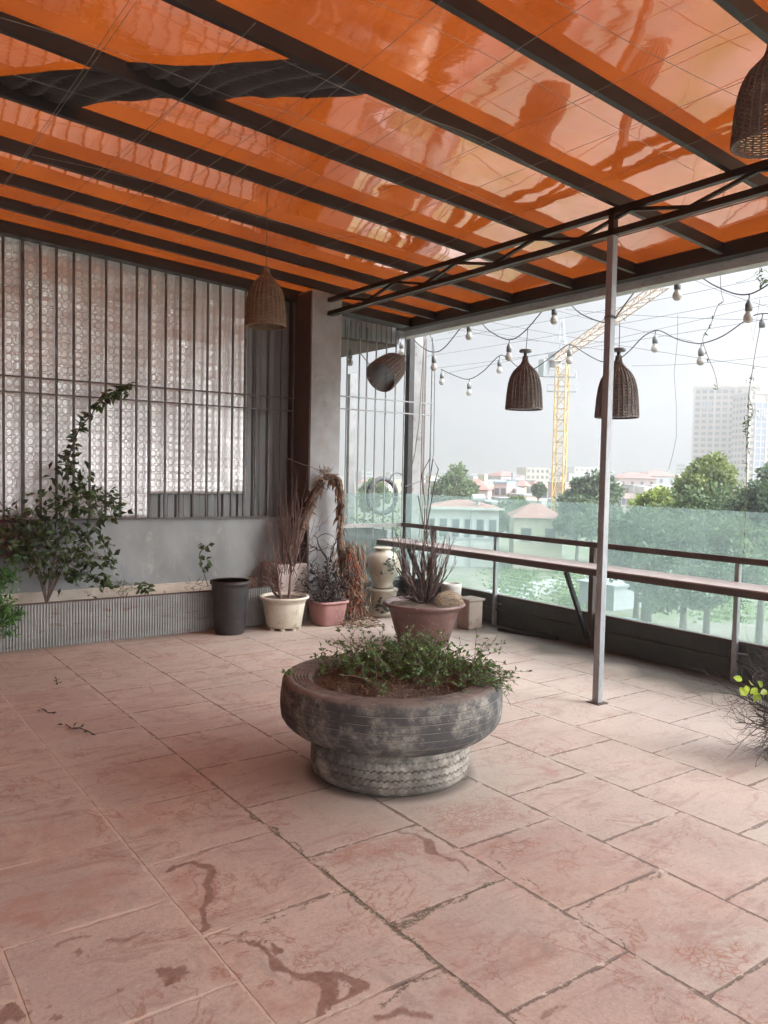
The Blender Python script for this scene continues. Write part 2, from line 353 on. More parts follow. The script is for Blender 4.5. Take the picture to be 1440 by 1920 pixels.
ORD = ['nearest', 'second', 'third', 'fourth', 'fifth', 'sixth', 'seventh', 'eighth', 'ninth', 'tenth', 'eleventh', 'twelfth', 'thirteenth', 'fourteenth', 'fifteenth', 'sixteenth', 'seventeenth']
def ordn(i): return 'first' if i == 0 else ORD[i]

# ------------------------------------------------------------------ the terrace floor
def seg_dist(X, Y, a, b):
    dx, dy = b[0]-a[0], b[1]-a[1]; L = dx*dx+dy*dy+1e-12
    t = np.clip(((X-a[0])*dx+(Y-a[1])*dy)/L, 0, 1)
    return np.hypot(X-a[0]-t*dx, Y-a[1]-t*dy)
def floor():
    x0, x1, y0, y1, st = .2, 5.7, .9, 7.0, .0125
    xs = np.arange(x0, x1+st/2, st); ys = np.arange(y0, y1+st/2, st); nx, ny = len(xs), len(ys)
    X, Y = np.meshgrid(xs, ys); X = X.ravel(); Y = Y.ravel()
    wet = np.zeros_like(X); patch = np.zeros_like(X); moss = np.zeros_like(X); crack = np.zeros_like(X); dust = np.zeros_like(X)
    def stroke(arr, px, wd, amp=1.0, jit=.012):
        P = [onz(*q) for q in px]; wds = wd if isinstance(wd, list) else [wd]*len(P)
        jx = jit*(np.sin(Y*31+X*17)+.6*np.sin(X*67-Y*41)); jy = jit*(np.sin(X*29-Y*13)+.6*np.sin(Y*71+X*37))
        for i in range(len(P)-1):
            d = seg_dist(X+jx, Y+jy, P[i], P[i+1]); ww = (wds[i]+wds[i+1])/2
            np.maximum(arr, amp*np.clip(1.5-d/ww, 0, 1), out=arr)
    def blob(arr, q, r, amp=1.0, asp=1.0):
        c = onz(*q); dx, dy = X-c.x, (Y-c.y)/asp
        an = np.arctan2(dy, dx); rr = r*(1+.25*np.sin(an*3+c.x*9)+.14*np.sin(an*7+c.y*5)+.08*np.sin(an*13))
        np.maximum(arr, amp*np.clip((rr-np.hypot(dx, dy))/(.3*r)+.5, 0, 1), out=arr)
    stroke(wet, [(300, 1636), (330, 1622), (365, 1615), (390, 1628), (396, 1655), (390, 1690), (388, 1715), (382, 1748)], [.006, .010, .014, .022, .020, .017, .012, .008])
    stroke(wet, [(400, 1768), (450, 1757), (480, 1768), (500, 1792), (530, 1815), (580, 1830), (612, 1850), (618, 1880), (595, 1905), (560, 1918)], [.005, .007, .012, .012, .014, .018, .028, .022, .012, .01])
    stroke(wet, [(600, 1828), (655, 1838), (672, 1850), (650, 1875), (630, 1890)], [.02, .025, .012, .008, .004])
    stroke(wet, [(470, 1760), (520, 1772), (515, 1790)], .008)
    stroke(wet, [(755, 1560), (785, 1566), (812, 1596), (850, 1615), (888, 1636)], [.012, .018, .02, .014, .006], .8)
    stroke(patch, [(640, 1610), (720, 1590), (770, 1580), (820, 1610)], .05, .7)
    stroke(patch, [(345, 1640), (370, 1700)], .045, .7)
    stroke(patch, [(420, 1790), (470, 1850), (540, 1890), (590, 1860)], .06, .7)
    blob(wet, (322, 1826), .045, .8); blob(wet, (20, 1900), .045, .8); blob(wet, (105, 1908), .018, .7); blob(wet, (145, 1786), .018, .7); blob(wet, (165, 1790), .014, .7)
    blob(wet, (225, 1857), .014, .6); blob(wet, (92, 1888), .01, .6)
    stroke(wet, [(112, 1772), (135, 1762), (160, 1757)], .014, .7); stroke(wet, [(205, 1760), (250, 1762), (262, 1752), (292, 1748)], [.008, .014, .012, .006], .7)
    stroke(wet, [(1005, 1910), (1035, 1902), (1065, 1893)], .01, .7)
    stroke(wet, [(1150, 1832), (1200, 1855), (1240, 1866), (1270, 1890), (1310, 1912)], .006, .6)
    stroke(wet, [(700, 1905), (760, 1895), (800, 1912)], .022, .8); stroke(wet, [(1440, 1880), (1400, 1850)], .004, .5)
    stroke(wet, [(910, 1435), (950, 1447), (985, 1463), (1010, 1465), (1045, 1452), (1065, 1440)], .005, .55)
    stroke(wet, [(915, 1440), (935, 1465), (970, 1480)], .004, .4); stroke(patch, [(1020, 1438), (1035, 1450)], .03, .9)
    stroke(wet, [(1020, 1480), (1100, 1473), (1150, 1485)], .004, .35); stroke(wet, [(1040, 1500), (1070, 1525)], .004, .3)
    stroke(wet, [(905, 1607), (930, 1593), (965, 1580), (990, 1574), (1000, 1582), (975, 1598), (930, 1606)], .007, .6)
    stroke(patch, [(660, 1600), (650, 1612)], .03, 1)
    for q in ((205, 1268), (245, 1283), (258, 1245), (325, 1292), (440, 1272), (360, 1258), (425, 1262), (520, 1290), (150, 1250), (470, 1240), (540, 1262)):
        stroke(wet, [q, (q[0]+random.uniform(15, 50), q[1]+random.uniform(-4, 8))], [.02, .006], random.uniform(.4, .8), .02)
    for q in ((520, 1247), (480, 1228), (300, 1232), (980, 1240), (1130, 1260), (700, 1225)): blob(patch, q, .12, .5)
    blob(patch, (120, 1570), .4, .5, .5); blob(patch, (100, 1690), .28, .7, .4); blob(patch, (330, 1440), .3, .3); blob(patch, (1000, 1620), .28, .35); blob(patch, (1230, 1700), .3, .4); blob(patch, (900, 1800), .2, .4)
    blob(crack, (880, 1528), .20, 1, .7); blob(crack, (965, 1590), .10, 1, .6); blob(crack, (1345, 1800), .11, 1, .8); blob(crack, (1060, 1625), .06, .6)
    blob(crack, (1120, 1890), .25, .2); blob(crack, (640, 1780), .15, .2); blob(crack, (420, 1700), .12, .3); blob(crack, (700, 1590), .15, .5)
    stroke(moss, [(590, 1612), (645, 1665), (720, 1728), (745, 1742), (800, 1790), (900, 1870), (960, 1915)], [.006, .011, .014, .018, .012, .009, .007], .85, .006)
    stroke(moss, [(745, 1738), (790, 1715), (830, 1700), (930, 1652)], [.028, .024, .014, .006], .85, .008); stroke(moss, [(720, 1882), (770, 1845), (830, 1822)], .011, .8, .008)
    stroke(moss, [(465, 1522), (520, 1562), (585, 1610)], .008); stroke(moss, [(585, 1610), (640, 1585)], .006); stroke(moss, [(430, 1760), (645, 1668)], .007, .8)
    stroke(moss, [(1100, 1262), (1200, 1290), (1300, 1325)], .01, .7); stroke(moss, [(980, 1495), (1050, 1462)], .006, .6)
    stroke(moss, [(900, 1600), (1080, 1710), (1190, 1780)], .007, .8); stroke(moss, [(1080, 1705), (1240, 1635)], .009, .8)
    cx, cy = 2.374, 3.22; d = np.hypot(X-cx, Y-cy)
    dust = np.maximum(dust, np.clip(1-(d-.40)/.45, 0, 1)*.9)
    dust = np.maximum(dust, np.clip((X-2.6)/2.2, 0, 1)*.85)
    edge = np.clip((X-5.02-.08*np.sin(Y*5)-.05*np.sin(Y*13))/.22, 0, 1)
    edge = np.maximum(edge, np.clip(1-(d-.395)/.05, 0, 1)*.8)  # narrow darker ring on the floor at the tyre foot
    edge = np.maximum(edge, .55*np.clip((Y-6.78-.04*np.sin(X*7))/.15, 0, 1))  # darker band along the foot of the trough
    Z = .0010*np.sin(X*2.1)*np.sin(Y*1.7)
    nfine = nx*ny
    i = np.arange(ny-1)[:, None]*nx+np.arange(nx-1)[None, :]; i = i.ravel()
    F = np.stack([i, i+1, i+nx+1, i+nx], 1)
    # outer ring of big quads so that the terrace runs on all round
    OX0, OX1, OY0, OY1 = -2.4, 5.75, -5.6, 9.6
    ov = np.array([(OX0, OY0), (OX1, OY0), (OX1, OY1), (OX0, OY1), (x0, y0), (xs[-1], y0), (xs[-1], ys[-1]), (x0, ys[-1])])
    V = np.concatenate([np.stack([X, Y, Z], 1), np.concatenate([ov, np.zeros((8, 1))], 1)]); b = nfine
    RF = np.array([(b, b+1, b+5, b+4), (b+1, b+2, b+6, b+5), (b+2, b+3, b+7, b+6), (b+3, b, b+4, b+7)]); F = np.concatenate([F, RF])
    me = bpy.data.meshes.new('terrace_floor'); me.vertices.add(len(V)); me.vertices.foreach_set('co', V.astype(np.float32).ravel())
    me.loops.add(4*len(F)); me.loops.foreach_set('vertex_index', F.astype(np.int32).ravel())
    me.polygons.add(len(F)); me.polygons.foreach_set('loop_start', np.arange(0, 4*len(F), 4, dtype=np.int32)); me.update(); me.validate()
    def pad(a, v=0): return np.concatenate([a, np.full(8, v)])
    for nm, (a, b_, c_) in {'marks': (wet, patch, moss), 'grime_and_edges': (crack, dust, edge)}.items():
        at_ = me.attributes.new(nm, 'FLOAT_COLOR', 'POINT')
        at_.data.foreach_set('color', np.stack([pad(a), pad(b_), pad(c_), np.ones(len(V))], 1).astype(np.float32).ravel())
    ob = bpy.data.objects.new('terrace_floor', me); C.objects.link(ob); tag(ob, kind='structure')
    mt, t, p = mat('sandstone_tiles'); v = objc(t)
    s = N(t, 'ShaderNodeSeparateXYZ'); t.links.new(v, s.inputs[0])
    wob = math_(t, 'MULTIPLY', math_(t, 'SUBTRACT', noi(t, v, 14, 6, .7), .5), .022)
    u = math_(t, 'DIVIDE', math_(t, 'SUBTRACT', math_(t, 'ADD', s.outputs['X'], wob), 1.005), .5435)
    row = math_(t, 'FLOOR', u); par = math_(t, 'FLOORED_MODULO', math_(t, 'ADD', row, 1), 2)
    vv = math_(t, 'ADD', math_(t, 'DIVIDE', math_(t, 'SUBTRACT', math_(t, 'ADD', s.outputs['Y'], wob), 2.09), .546), math_(t, 'MULTIPLY', par, .5))
    col_ = math_(t, 'FLOOR', vv)
    fu = math_(t, 'FRACT', u); fv = math_(t, 'FRACT', vv)
    du = math_(t, 'MINIMUM', fu, math_(t, 'SUBTRACT', 1, fu)); dv = math_(t, 'MINIMUM', fv, math_(t, 'SUBTRACT', 1, fv))
    dd = math_(t, 'MULTIPLY', math_(t, 'MINIMUM', du, dv), .545)
    jw = math_(t, 'ADD', math_(t, 'MULTIPLY', ramp(t, noi(t, v, 7, 7, .8), .35, .75), .010), .0012)
    joint = math_(t, 'SUBTRACT', 1, math_(t, 'DIVIDE', dd, math_(t, 'MULTIPLY', jw, 1.6)), clamp=True)
    joint = ramp(t, joint, .0, .45)
    cmb = N(t, 'ShaderNodeCombineXYZ'); t.links.new(row, cmb.inputs[0]); t.links.new(col_, cmb.inputs[1])
    wn = N(t, 'ShaderNodeTexWhiteNoise', noise_dimensions='2D'); t.links.new(cmb.outputs[0], wn.inputs['Vector'])
    base = mixc(t, wn.outputs['Value'], (.37, .29, .255), (.41, .36, .315))
    base = mixc(t, math_(t, 'MULTIPLY', ramp(t, noi(t, v, 1.3, 8, .72, .4), .40, .60), .75), base, (.46, .37, .31))
    base = mixc(t, math_(t, 'MULTIPLY', ramp(t, noi(t, objc(t, (1, 3.2, 1)), 2.7, 9, .78, .9), .50, .64), .75), base, (.29, .195, .165))
    base = mixc(t, math_(t, 'MULTIPLY', ramp(t, noi(t, objc(t, (2.4, 1, 1)), 3.6, 9, .8, .5), .53, .68), .6), base, (.26, .225, .195))
    base = mixc(t, math_(t, 'MULTIPLY', ramp(t, noi(t, v, 17, 9, .85), .52, .66), .45), base, (.29, .19, .155))
    base = mixc(t, math_(t, 'MULTIPLY', ramp(t, noi(t, v, 60, 6, .9), .50, .62), .5), base, (.24, .175, .145))
    base = mixc(t, math_(t, 'MULTIPLY', ramp(t, noi(t, v, 75, 5, .9), .56, .66), .55), base, (.66, .55, .47))
    # paler worn rims and chipped corners of each slab
    rimw = math_(t, 'MULTIPLY', math_(t, 'SUBTRACT', 1, math_(t, 'DIVIDE', dd, .05), clamp=True), ramp(t, noi(t, v, 11, 6, .75), .45, .62))
    base = mixc(t, math_(t, 'MULTIPLY', rimw, .6), base, (.52, .43, .36))
    A1 = N(t, 'ShaderNodeAttribute', attribute_name='marks'); S1 = N(t, 'ShaderNodeSeparateColor'); t.links.new(A1.outputs['Color'], S1.inputs[0])
    A2 = N(t, 'ShaderNodeAttribute', attribute_name='grime_and_edges'); S2 = N(t, 'ShaderNodeSeparateColor'); t.links.new(A2.outputs['Color'], S2.inputs[0])
    nf = noi(t, v, 34, 8, .85)
    patchm = math_(t, 'MULTIPLY', math_(t, 'MULTIPLY', S1.outputs[1], ramp(t, noi(t, v, 8, 5, .7), .3, .65)), .8)
    base = mixc(t, patchm, base, (.34, .185, .14))
    # dry water marks: thin contour lines everywhere, sparse
    cn = noi(t, v, 2.3, 6, .62, .8); cl = math_(t, 'SUBTRACT', 1, math_(t, 'MULTIPLY', math_(t, 'ABSOLUTE', math_(t, 'SUBTRACT', cn, .56)), 90), clamp=True)
    cl = math_(t, 'MULTIPLY', math_(t, 'MULTIPLY', cl, ramp(t, noi(t, v, 1.1, 2), .36, .48)), .75)
    base = mixc(t, cl, base, (.27, .14, .10))
    vo = N(t, 'ShaderNodeTexVoronoi', feature='DISTANCE_TO_EDGE'); vo.inputs['Scale'].default_value = 34
    nd = N(t, 'ShaderNodeTexNoise'); nd.inputs['Scale'].default_value = 9; t.links.new(v, nd.inputs['Vector'])
    mv = mixc(t, .14, v, nd.outputs['Color'], 'ADD'); t.links.new(mv, vo.inputs['Vector'])
    ck = math_(t, 'SUBTRACT', 1, math_(t, 'MULTIPLY', vo.outputs['Distance'], 7), clamp=True)
    base = mixc(t, math_(t, 'MULTIPLY', math_(t, 'MULTIPLY', ck, S2.outputs[0]), .75), base, (.28, .115, .07))
    wetm = ramp(t, math_(t, 'ADD', S1.outputs[0], math_(t, 'MULTIPLY', math_(t, 'SUBTRACT', nf, .5), 1.8)), .22, .80)
    wetm = math_(t, 'MULTIPLY', wetm, math_(t, 'MINIMUM', math_(t, 'MULTIPLY', S1.outputs[0], 1.8), 1.0))
    wc = mixc(t, ramp(t, noi(t, v, 24, 7, .8), .35, .65), (.15, .082, .062), (.235, .145, .115))
    base = mixc(t, math_(t, 'MULTIPLY', wetm, .86), base, wc)
    dustm = math_(t, 'MULTIPLY', S2.outputs[1], ramp(t, noi(t, v, 4, 5), .2, .6))
    base = mixc(t, math_(t, 'MULTIPLY', dustm, .68), base, (.40, .345, .295))
    # joints: sandy on the left, dark and mossy to the right
    jsel = ramp(t, math_(t, 'ADD', s.outputs['X'], math_(t, 'MULTIPLY', noi(t, v, 6, 4), 1.2)), 1.6, 2.1)
    jc = mixc(t, jsel, (.50, .40, .33), (.14, .105, .085))
    jc = mixc(t, ramp(t, noi(t, v, 13, 6, .7), .54, .62), jc, (.52, .44, .36)); jc = mixc(t, ramp(t, noi(t, v, 21, 6, .8), .60, .66), jc, (.09, .075, .055))
    base = mixc(t, math_(t, 'MULTIPLY', joint, .85), base, jc)
    mm = math_(t, 'ADD', S1.outputs[2], math_(t, 'MULTIPLY', math_(t, 'SUBTRACT', noi(t, v, 70, 4, .8), .52), 3.2))
    mm = math_(t, 'MULTIPLY', ramp(t, mm, .45, .85), math_(t, 'MINIMUM', math_(t, 'MULTIPLY', S1.outputs[2], 2.0), 1.0))
    base = mixc(t, math_(t, 'MULTIPLY', mm, .85), base, (.075, .075, .045))
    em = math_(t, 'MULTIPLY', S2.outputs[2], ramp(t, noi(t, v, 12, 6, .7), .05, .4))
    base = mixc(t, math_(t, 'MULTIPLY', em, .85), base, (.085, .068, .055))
    t.links.new(base, p.inputs['Base Color'])
    ro = math_(t, 'SUBTRACT', .72, math_(t, 'MULTIPLY', wetm, .22)); t.links.new(ro, p.inputs['Roughness'])
    h = math_(t, 'ADD', math_(t, 'MULTIPLY', joint, -1.0), math_(t, 'MULTIPLY', noi(t, v, 26, 6, .75), .5))
    hb = bump(t, math_(t, 'MULTIPLY', wn.outputs['Value'], 1.0), .3, .003, None)
    bump(t, h, .8, .005, p, hb)
    me.materials.append(mt)
floor()
# building storeys below the terrace
b = MB().box(-2.4, 5.74, -5.6, 9.6, -7.5, -.02); tag(b.build('terrace_building', M['plaster']), 'rendered storeys of the house carrying the terrace', 'building')

# ------------------------------------------------------------------ roof
def zr(x): return 3.24-.061*(x-4.24)
SK = .036
beams_y = [1.90, 2.655, 3.425, 4.19, 4.86, 5.62, 6.22, 6.78]
XL, XR = -2.2, 5.50; YN = -3.4
bn = ['nearest black roof beam, crossing the top right corner of the picture', 'black roof beam behind the upper hanging basket lamp', 'black roof beam ending above the thin steel post',
      'black roof beam under the middle of the torn dark flap', 'black roof beam starting under the lower tip of the torn flap', 'black roof beam, third from the silver foil wall',
      'black roof beam, second from the silver foil wall', 'black roof beam running right above the silver foil wall']
for i, yb in enumerate([-3.3, -2.55, -1.8, -1.05, -.3, .45, 1.15]+beams_y):
    mb = MB(); y_ = yb-.018
    mb.bar((XL, y_+SK*(XL-4.1), zr(XL)+.04), (XR, y_+SK*(XR-4.1), zr(XR)+.04), .036, .08, (.061, 0, 1))
    o = mb.build('roof_beam', M['steel_dark'], origin=(0, y_, 0))
    k = i-7
    tag(o, bn[k] if k >= 0 else 'black roof beam overhead behind the viewer', 'beam', 'black beams under the orange roof')
# wall-side beam and eave beam, gutter
tag(MB().bar((XL, 7.33, zr(XL)+.03), (5.49, 7.33, zr(5.49)+.03), .20, .10, (.061, 0, 1)).build('wall_beam', M['steel_dark']), 'black wall plate beam on top of the barred foil wall', 'beam')
tag(MB().box(5.50, 5.60, YN, 7.5, zr(5.55)-.02, zr(5.55)+.09).build('eave_beam', M['steel_dark']), 'dark beam along the open eave just inside the grey gutter', 'beam')
g = MB(); zg = zr(5.62)
for (a, b_, c_, d_) in ((5.601, 5.606, -.085, .08), (5.606, 5.72, -.085, -.080), (5.715, 5.72, -.079, .07)): g.box(a, b_, YN, 7.6, zg+c_, zg+d_)
tag(g.build('gutter', M['gutter']), 'pale grey rain gutter along the open edge of the orange roof', 'gutter')
# orange sheet with a tear
tear = [(-120, 150), (0, 143), (60, 137), (100, 132), (180, 128), (250, 116), (330, 123), (400, 122), (440, 117), (500, 114), (560, 109), (640, 140), (700, 172), (630, 177), (573, 182), (480, 180), (437, 182), (340, 185), (267, 182), (200, 190), (130, 200), (60, 176), (0, 152), (-120, 165)]
def onroof(x, y, off):
    d = ray(x, y); tt = (3.24+off+.061*4.24-CAMH)/(d.z+.061*d.x); return CAM+d*tt
def roof_sheet():
    allb = [-3.3, -2.55, -1.8, -1.05, -.3, .45, 1.15]+beams_y+[7.55]
    ys = [YN]; prev = YN
    for yb in allb:
        n = 10
        ys += [prev+(yb-prev)*(k+1)/n for k in range(n)]; prev = yb
    xs = [XL+(5.56-XL)*i/110 for i in range(111)]
    vs = []
    bs = [YN]+allb
    for y in ys:
        j = max(k for k in range(len(bs)) if bs[k] <= y+1e-6); y0_ = bs[j]; y1_ = bs[min(j+1, len(bs)-1)]
        t = 0 if y1_ == y0_ else (y-y0_)/(y1_-y0_)
        for x in xs:
            sag = math.sin(math.pi*t)
            wv = mnoise.noise(Vector((x*1.1, j*7.3+t*.8, 1.7)))
            vs.append((x, y+SK*(x-4.1)-.018, zr(x)+.083+sag*(.012+.014*wv)))
    nx = len(xs); fs = [(j*nx+i, j*nx+i+1, (j+1)*nx+i+1, (j+1)*nx+i) for j in range(len(ys)-1) for i in range(nx-1)]
    mb = MB().add(vs, fs); o = mb.build('roof_sheet', M['orange'], smooth=True)
    sol = o.modifiers.new('solid', 'SOLIDIFY'); sol.thickness = .003; sol.offset = 1
    o.modifiers.remove(sol)
    tag(o, 'glossy translucent orange roofing sheet stretched over the black beams', 'roof')
roof_sheet()
# torn dark tarpaulin flap hanging under the orange sheet, with folds
def flap():
    P = [onroof(x, y, .07) for x, y in tear]
    cx = sum(p.x for p in P)/len(P)
    # fine grid inside the polygon
    def inside(x, y):
        c = False; j = len(P)-1
        for i in range(len(P)):
            if (P[i].y > y) != (P[j].y > y) and x < (P[j].x-P[i].x)*(y-P[i].y)/(P[j].y-P[i].y)+P[i].x: c = not c
            j = i
        return c
    import bmesh
    bm = bmesh.new(); vs = [bm.verts.new((p.x, p.y, p.z)) for p in P]; bm.faces.new(vs)
    bmesh.ops.triangulate(bm, faces=bm.faces)
    for _ in range(5):
        le = [e_ for e_ in bm.edges if e_.calc_length() > .035]
        if not le: break
        bmesh.ops.subdivide_edges(bm, edges=le, cuts=1)
        bmesh.ops.triangulate(bm, faces=bm.faces)
    for q in bm.verts:
        if q.is_boundary: continue
        q.co.z += .004-.026*abs(math.sin((q.co.x*1.0+q.co.y*.35)*26+2*mnoise.noise(q.co*2)))+.010*mnoise.noise(q.co*4)
    me = bpy.data.meshes.new('torn_flap'); bm.to_mesh(me); bm.free(); me.materials.append(M['tarp'])
    o = bpy.data.objects.new('torn_flap', me); C.objects.link(o)
    so_ = o.modifiers.new('s', 'SOLIDIFY'); so_.thickness = .002
    tag(o, 'long torn black tarpaulin flap with folds, under the orange sheet at upper left', 'tarpaulin')
flap()
# truss
def truss():
    X = 4.24; root = empty('roof_truss', (X, 3.4, 3.06), 'shallow black steel lattice truss carried by the thin post and the concrete column', 'truss')
    y0_, y1_ = -3.0, 6.93; zb, zt = 3.082, 3.205
    child(MB().box(X-.022, X+.022, y0_, y1_, zb-.022, zb+.018), 'chord', M['steel_dark'], root)
    child(MB().box(X-.022, X+.022, y0_, y1_, zt-.012, zt+.028), 'chord', M['steel_dark'], root)
    mb = MB(); y = y0_; k = 0
    while y < y1_-.42:
        a, b_ = (zb+.02, zt-.01) if k % 2 == 0 else (zt-.01, zb+.02)
        mb.bar((X, y, a), (X, y+.42, b_), .022, .022); y += .42; k += 1
    child(mb, 'web', M['steel_dark'], root)
    child(MB().box(X+.03, X+.034, y0_, y1_, zb-.03, zb-.022), 'edge_wire', M['wire'], root)
truss()
def post():
    root = empty('steel_post', (4.24, 3.44, 0), 'thin square galvanised steel post standing on the tiles in front of the railing', 'post')
    bevel(child(MB().box(4.215, 4.265, 3.415, 3.465, 0.006, 3.06), 'shaft', M['steel_post'], root), .004)
    child(MB().box(4.218, 4.262, 3.418, 3.462, 3.06, 3.235), 'head', M['steel_dark'], root)
    child(MB().box(4.19, 4.29, 3.39, 3.49, 0.001, .006), 'base_plate', M['rust'], root)
    w_ = MB(); P0 = ony(1144, 596, 3.43)
    for k in range(3):
        w_.tube([(4.24+.037*math.cos(a), 3.44+.037*math.sin(a), P0.z+.006*k+.003*math.sin(a*2)) for a in [i*.52 for i in range(13)]], .0022, 4)
    w_.tube([(4.27, 3.42, P0.z), (4.30, 3.40, P0.z+.02), (4.34, 3.40, P0.z-.01), (4.36, 3.42, P0.z+.015)], .0015, 4)
    child(w_, 'tie_wire', M['wired'], root)
post()

# ------------------------------------------------------------------ left wall with trough, foil and grille
WY = 7.30
tag(MB().box(-2.4, 4.06, WY, WY+.12, 0, 1.03).build('low_wall', M['plaster']), 'grey rendered low wall under the silver foil sheets', 'wall')
def joints():  # fine vertical joints in the render
    pass
tag(MB().box(-2.42, -2.25, -2.2, WY+.12, 0, 3.7).build('added_side_wall', M['brown_and_shade']), 'unseen dark house wall left of the terrace, added to darken that side', 'wall')  # out-of-view wall, put in to keep the left side dark
def corr_sheet(name, x0, x1, z0, z1, y, pitch, depth, mt, flat=.4):
    mb = MB(); pts = []; x = x0; k = 0
    while x < x1:
        for fr, dy in ((0, 0), (flat, 0), (.5, -depth), (.5+flat, -depth)):
            xx = x+fr*pitch
            if xx <= x1: pts.append((xx, y+dy))
        x += pitch
    pts.append((x1, pts[-1][1]))
    vs = []; n = len(pts)
    for (a, b_) in pts: vs += [(a, b_, z0), (a, b_, z1)]
    fs = [(2*i, 2*i+2, 2*i+3, 2*i+1) for i in range(n-1)]
    # give it a back so that it has thickness
    m0 = len(vs); vs += [(x0, y+.006, z0), (x0, y+.006, z1), (x1, y+.006, z0), (x1, y+.006, z1)]
    fs += [(m0, m0+1, m0+3, m0+2), (0, 1, m0+1, m0), (2*n-2, m0+2, m0+3, 2*n-1)]
    return mb.add(vs, fs)
o = corr_sheet('c', -2.2, 4.05, 1.034, 3.315, WY+.09, .16, .022, M['corr']).build('corrugated_panel', M['corr'])
tag(o, 'grey corrugated metal cladding showing beside and below the silver foil', 'cladding')
# foil sheets, slightly buckled
def foil(x0, x1, z0, z1, y, label, sd):
    nx, nz = 60, 60; vs = []
    for j in range(nz+1):
        for i in range(nx+1):
            x = x0+(x1-x0)*i/nx; zt_ = (zr(x)-.02) if z1 > 3.3 else z1; z = z0+(zt_-z0)*j/nz
            dy = .010*mnoise.noise(Vector((x*1.3+sd, z*2.1, sd)))+.003*mnoise.noise(Vector((x*6+sd, z*5, sd)))
            vs.append((x, y+dy, z))
    vs2 = [(a, b_+.006, c_) for a, b_, c_ in vs]; n = len(vs); q = nx+1
    fs = [(j*q+i, j*q+i+1, (j+1)*q+i+1, (j+1)*q+i) for j in range(nz) for i in range(nx)]
    fs2 = [tuple(reversed([n+k for k in f])) for f in fs]
    rim = [(i, n+i, n+i+1, i+1) for i in range(nx)]+[((j*q), ((j+1)*q), n+(j+1)*q, n+j*q) for j in range(nz)]+[(j*q+nx, n+j*q+nx, n+(j+1)*q+nx, (j+1)*q+nx) for j in range(nz)]
    o = MB().add(vs+vs2, fs+fs2+rim).build('foil_sheet', M['foil'], smooth=True)
    tag(o, label, 'foil sheet', 'silver foil sheets behind the grille'); return o
xb = lambda px, py=700: ony(px, py, WY).x
zb_ = lambda px, py: ony(px, py, WY).z
foil(xb(46), xb(281), 1.036, 3.36, WY+.045, 'tall embossed silver foil sheet reaching down to the low wall behind the leafy plant', 3)
foil(-2.2, xb(44), 1.036, 3.40, WY+.05, 'embossed silver foil sheet at the left end, left of the thick grille bar', 5)
foil(xb(284), xb(466), zb_(300, 926), 3.36, WY+.03, 'shorter bright silver foil sheet with a strip of grey cladding showing below', 9)
for (xa, ya, xc, yc) in ((182, 836, 271, 841), (45, 823, 66, 823), (284, 668, 466, 688), (-20, 852, 45, 855)):
    pass
def grille_left():
    root = empty('security_grille', (1, WY-.03, 1.03), 'long grey steel bar grille in front of the silver foil wall', 'grille')
    Y = WY-.03; xs = [7, 43, 76, 106, 138, 168, 198, 226, 255, 279, 309, 336, 362, 387, 410, 434, 457, 478, 502, 525, 548]
    X = [ony(p_, 900, Y).x for p_ in xs]
    d = .128; x = X[0]-d
    while x > -2.2: X.insert(0, x); x -= d
    for i, x in enumerate(X):
        if x > 4.03: x = 4.03
        thick = .012 if abs(x-ony(43, 900, Y).x) < .01 else .0095
        bevel(child(MB().box(x-thick, x+thick, Y-thick, Y+thick, 1.045, zr(x)-.03), 'bar', M['bar'], root), .002, 1)
    for px, py in ((0, 703), (0, 733)):
        z = ony(px, py, Y-.012).z
        child(MB().box(-2.2, 4.045, Y-.018, Y-.0085, z-.007, z+.007), 'rail', M['bar'], root)
    child(MB().box(-2.2, 4.045, Y-.01, Y+.01, 1.031, 1.045), 'bottom_rail', M['bar'], root)
grille_left()
def trough():
    root = empty('planter_trough', (.8, 6.97, 0), 'long built-in planting trough with ribbed grey metal front along the low wall', 'planter')
    child(corr_sheet('r', -2.2, 3.66, 0.002, .365, 6.962, .0235, .012, M['ribbed'], .30), 'ribbed_front', M['ribbed'], root)
    child(MB().box(-2.2, 3.66, 6.955, 6.985, .366, .376), 'rim', M['rust'], root)
    child(MB().box(-2.2, 3.66, 6.990, WY-.03, .20, .30), 'soil', M['soil'], root)
    child(MB().box(-2.2, 3.66, WY-.022, WY-.002, .31, .42), 'back_tiles', M['cap'], root)
trough()
def column():
    root = empty('concrete_column', (4.22, 7.13, 0), 'square rendered concrete column between the foil wall and the glass corner', 'column')
    bevel(child(MB().box(4.055, 4.405, 6.95, WY+.12, 0, 3.30), 'shaft', M['column'], root), .006)
    child(MB().box(4.043, 4.054, 6.96, WY+.11, 0, 3.28), 'shade_panel', M['brown_and_shade'], root)  # shade on the column's left side, put in as a dark sheet
column()
o = bevel(MB().box(3.70, 4.04, 6.93, 7.27, 0, .58).build('stone_block', M['concrete_pale']), .01)
tag(o, 'rough pale stone block behind the white pot beside the column', 'block')

